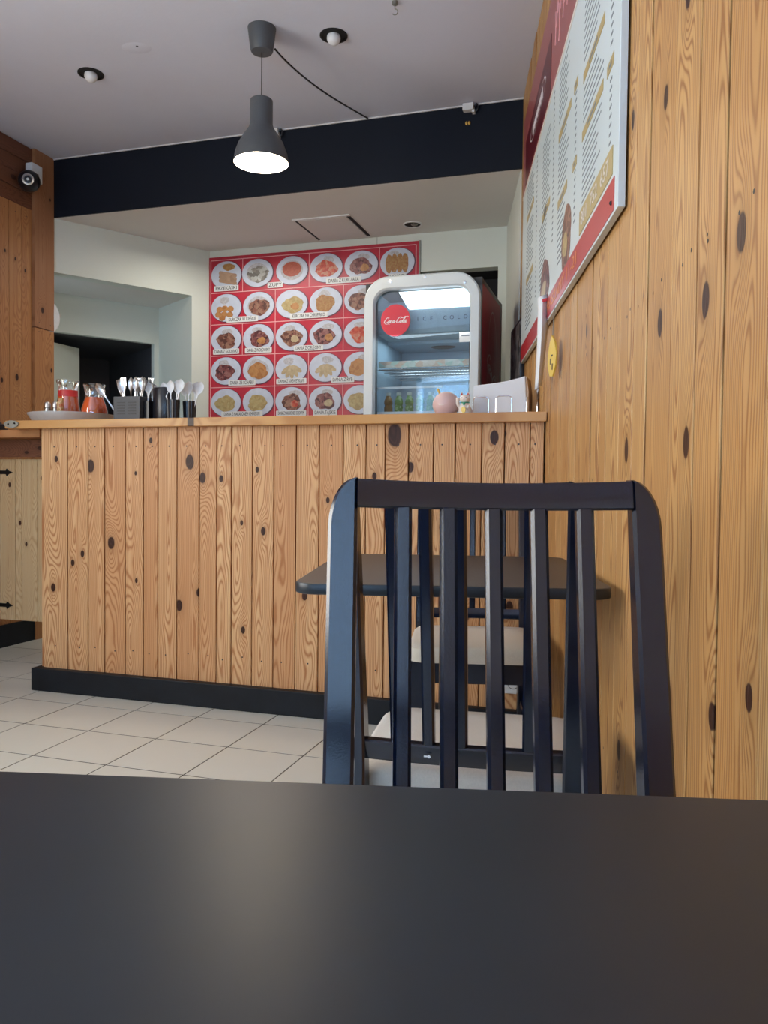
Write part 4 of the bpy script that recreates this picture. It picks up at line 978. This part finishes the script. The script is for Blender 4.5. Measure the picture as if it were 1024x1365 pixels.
for k, (s, n) in enumerate(((-2.008, 3.245), (-1.962, 3.31))):
    t = thing('spoon_cup', ['black ribbed cup holding white spoons, next to the canister', 'rightmost black ribbed cup holding white spoons'][k], 'cup', ctr(s, n), -A, 'black cups of white spoons')
    b = MB(); rows = []
    for r, z in ((.0001, .001), (.026, .001), (.030, .098), (.0275, .098), (.024, .006), (.0001, .006)):
        rows.append([(r * (1 + (.05 if i % 2 else -.03)) * math.cos(2 * PI * i / 28), r * (1 + (.05 if i % 2 else -.03)) * math.sin(2 * PI * i / 28), z) for i in range(28)])
    b.grid(rows, 'black', True, closed=True); b.build('cup_body', t)
    for i in range(4):
        lean = [-.22, -.02, .12, .26][i] + (.06 if k else -.05)
        tag(link('plastic_spoon', WS2, None, ctr(s + [-.008, -.003, .004, .009][i], n + [.006, -.008, .008, -.004][i], .010 + .003 * i), (rnd.uniform(-.06, .06), lean, -A + rnd.uniform(-.25, .25))),
            ['leftmost', 'second from the left', 'third from the left', 'rightmost'][i] + ' white spoon in the ' + ['black cup next to the canister', 'rightmost black cup'][k], 'spoon', ['white spoons in the left cup', 'white spoons in the right cup'][k])

# right end: pink ornament, cat figurine, napkins in a wire rack
pk = thing('pink_ornament', 'round pale pink ceramic ornament with a yellow stick in front of the fridge', 'ornament', ctr(-.742, 3.255), -A)
b = MB(); b.ball((0, 0, .052), .056, 'pink', seg=32, sz=.95); b.build('ball_body', pk)
b = MB(); b.ball((-.028, -.040, .006), .014, 'pink', sz=.5); b.ball((.028, -.040, .006), .014, 'pink', sz=.5); b.build('feet', pk)
b = MB(); b.tube([(-.006 + .014 * math.cos(a), -.056 + .003 * abs(math.cos(a)), .052 + .006 * math.sin(a)) for a in [PI + i * PI / 8 for i in range(9)]], .0012, 'cream', 5); b.build('smile', pk)
b = MB(); b.tube([(-.022, -.01, .09), (-.034, -.012, .118)], .0045, 'gold', 8); b.build('stick', pk)
b = MB(); b.box(-.012, .012, -.010, .010, 0, .012, 'gold', bev=.004); tag(b.build('gold_nugget', None, ctr(-.682, 3.18), CR), 'small gold nugget charm between the pink ornament and cat figurine', 'charm')
ct = thing('cat_figurine', 'small white beckoning cat figurine with green collar on the counter', 'figurine', ctr(-.658, 3.225), -A)
b = MB(); b.lathe([(0, 0), (.024, 0), (.027, .012), (.024, .036), (.017, .052), (.015, .058)], 'cream', seg=28)
b.ball((0, -.002, .070), .022, 'cream', sz=.85)
for sx in (-1, 1): b.lathe([(.008, 0), (.004, .010), (.0005, .017)], 'cream', c=(.013 * sx, 0, .083), seg=10)
b.tube([(-.020, -.004, .036), (-.028, -.010, .052), (-.027, -.012, .076)], [.007, .007, .008], 'cream', 10); b.tube([(.018, -.012, .04), (.014, -.022, .028)], [.007, .006], 'cream', 8); b.ball((-.011, -.022, .006), .008, 'cream'); b.ball((.011, -.022, .006), .008, 'cream')
b.build('cat_body', ct)
b = MB(); b.lathe([(.0175, .053), (.019, .056), (.0175, .059)], 'green', seg=24); b.ball((0, -.02, .050), .006, 'green'); b.build('collar', ct)
b = MB(); b.prism(ellipse(0, .025, .009, .013, 16), -.031, -.024, 'gold'); b.build('coin', ct)
b = MB()
for sx in (-1, 1): b.ball((.013 * sx, -.005, .089), .003, 'red', sz=1.6); b.tube([(.004 * sx, -.0215, .073), (.008 * sx, -.0215, .075), (.012 * sx, -.0190, .073)], .0012, 'ink', 5)
b.ball((0, -.0225, .068), .002, 'red'); b.build('face', ct)
b = MB(); b.ball((0, 0, .026), .027, 'pink', sz=.95); b.tube([(0, 0, .05), (.004, 0, .058)], .002, 'gold', 6)
tag(b.build('pink_charm', None, ctr(-.672, 3.33, .0), CR), 'small pink ball charm behind the gold nugget', 'charm')
npk = thing('napkin_pack', 'slanted white napkin pack standing in the wire rack', 'napkins', ctr(-.525, 3.34), -A)
rows = []
b = MB(); b.prism([(-.112, .0), (.106, .0), (.106, .03), (.098, .165), (.075, .158), (.02, .146), (-.04, .138), (-.106, .132), (-.112, .126)], -.050, .085, 'paper', bev=.003); b.build('paper_stack', npk)
b = MB(); b.prism([(.10, .0), (.112, .0), (.112, .10), (.104, .162), (.10, .164)], -.046, .082, 'kraft'); b.build('pack_end', npk)
rk = thing('napkin_rack', 'chrome wire napkin rack with four loops at the right end of the counter', 'rack', ctr(-.515, 3.235), -A)
def loop(cx, cy, w_, h_, ax='x'):
    pts = []
    for px, pz in [(-w_, 0)] + [(-w_ + .014 - .014 * math.cos(a), h_ - .014 + .014 * math.sin(a)) for a in (0, .5, 1.0, PI / 2)] + [(w_ - .014 + .014 * math.sin(a), h_ - .014 + .014 * math.cos(a)) for a in (0, .5, 1.0, PI / 2)] + [(w_, 0)]:
        pts.append((cx + px, cy, pz + .003) if ax == 'x' else (cx, cy + px, pz + .003))
    b = MB(); b.tube(pts, .0024, 'chrome', 8); b.build('wire_loop', rk)
loop(-.080, 0, .031, .075); loop(.012, 0, .031, .078); loop(.10, .05, .026, .074, 'y'); loop(.135, .11, .026, .072, 'y')
b = MB(); b.tube([(-.111, 0, .003), (.10, 0, .003), (.135, .02, .003), (.135, .19, .003), (-.111, .19, .003), (-.111, 0, .003)], .0022, 'chrome', 6); b.build('base_wire', rk)
print('objects', len(bpy.data.objects))
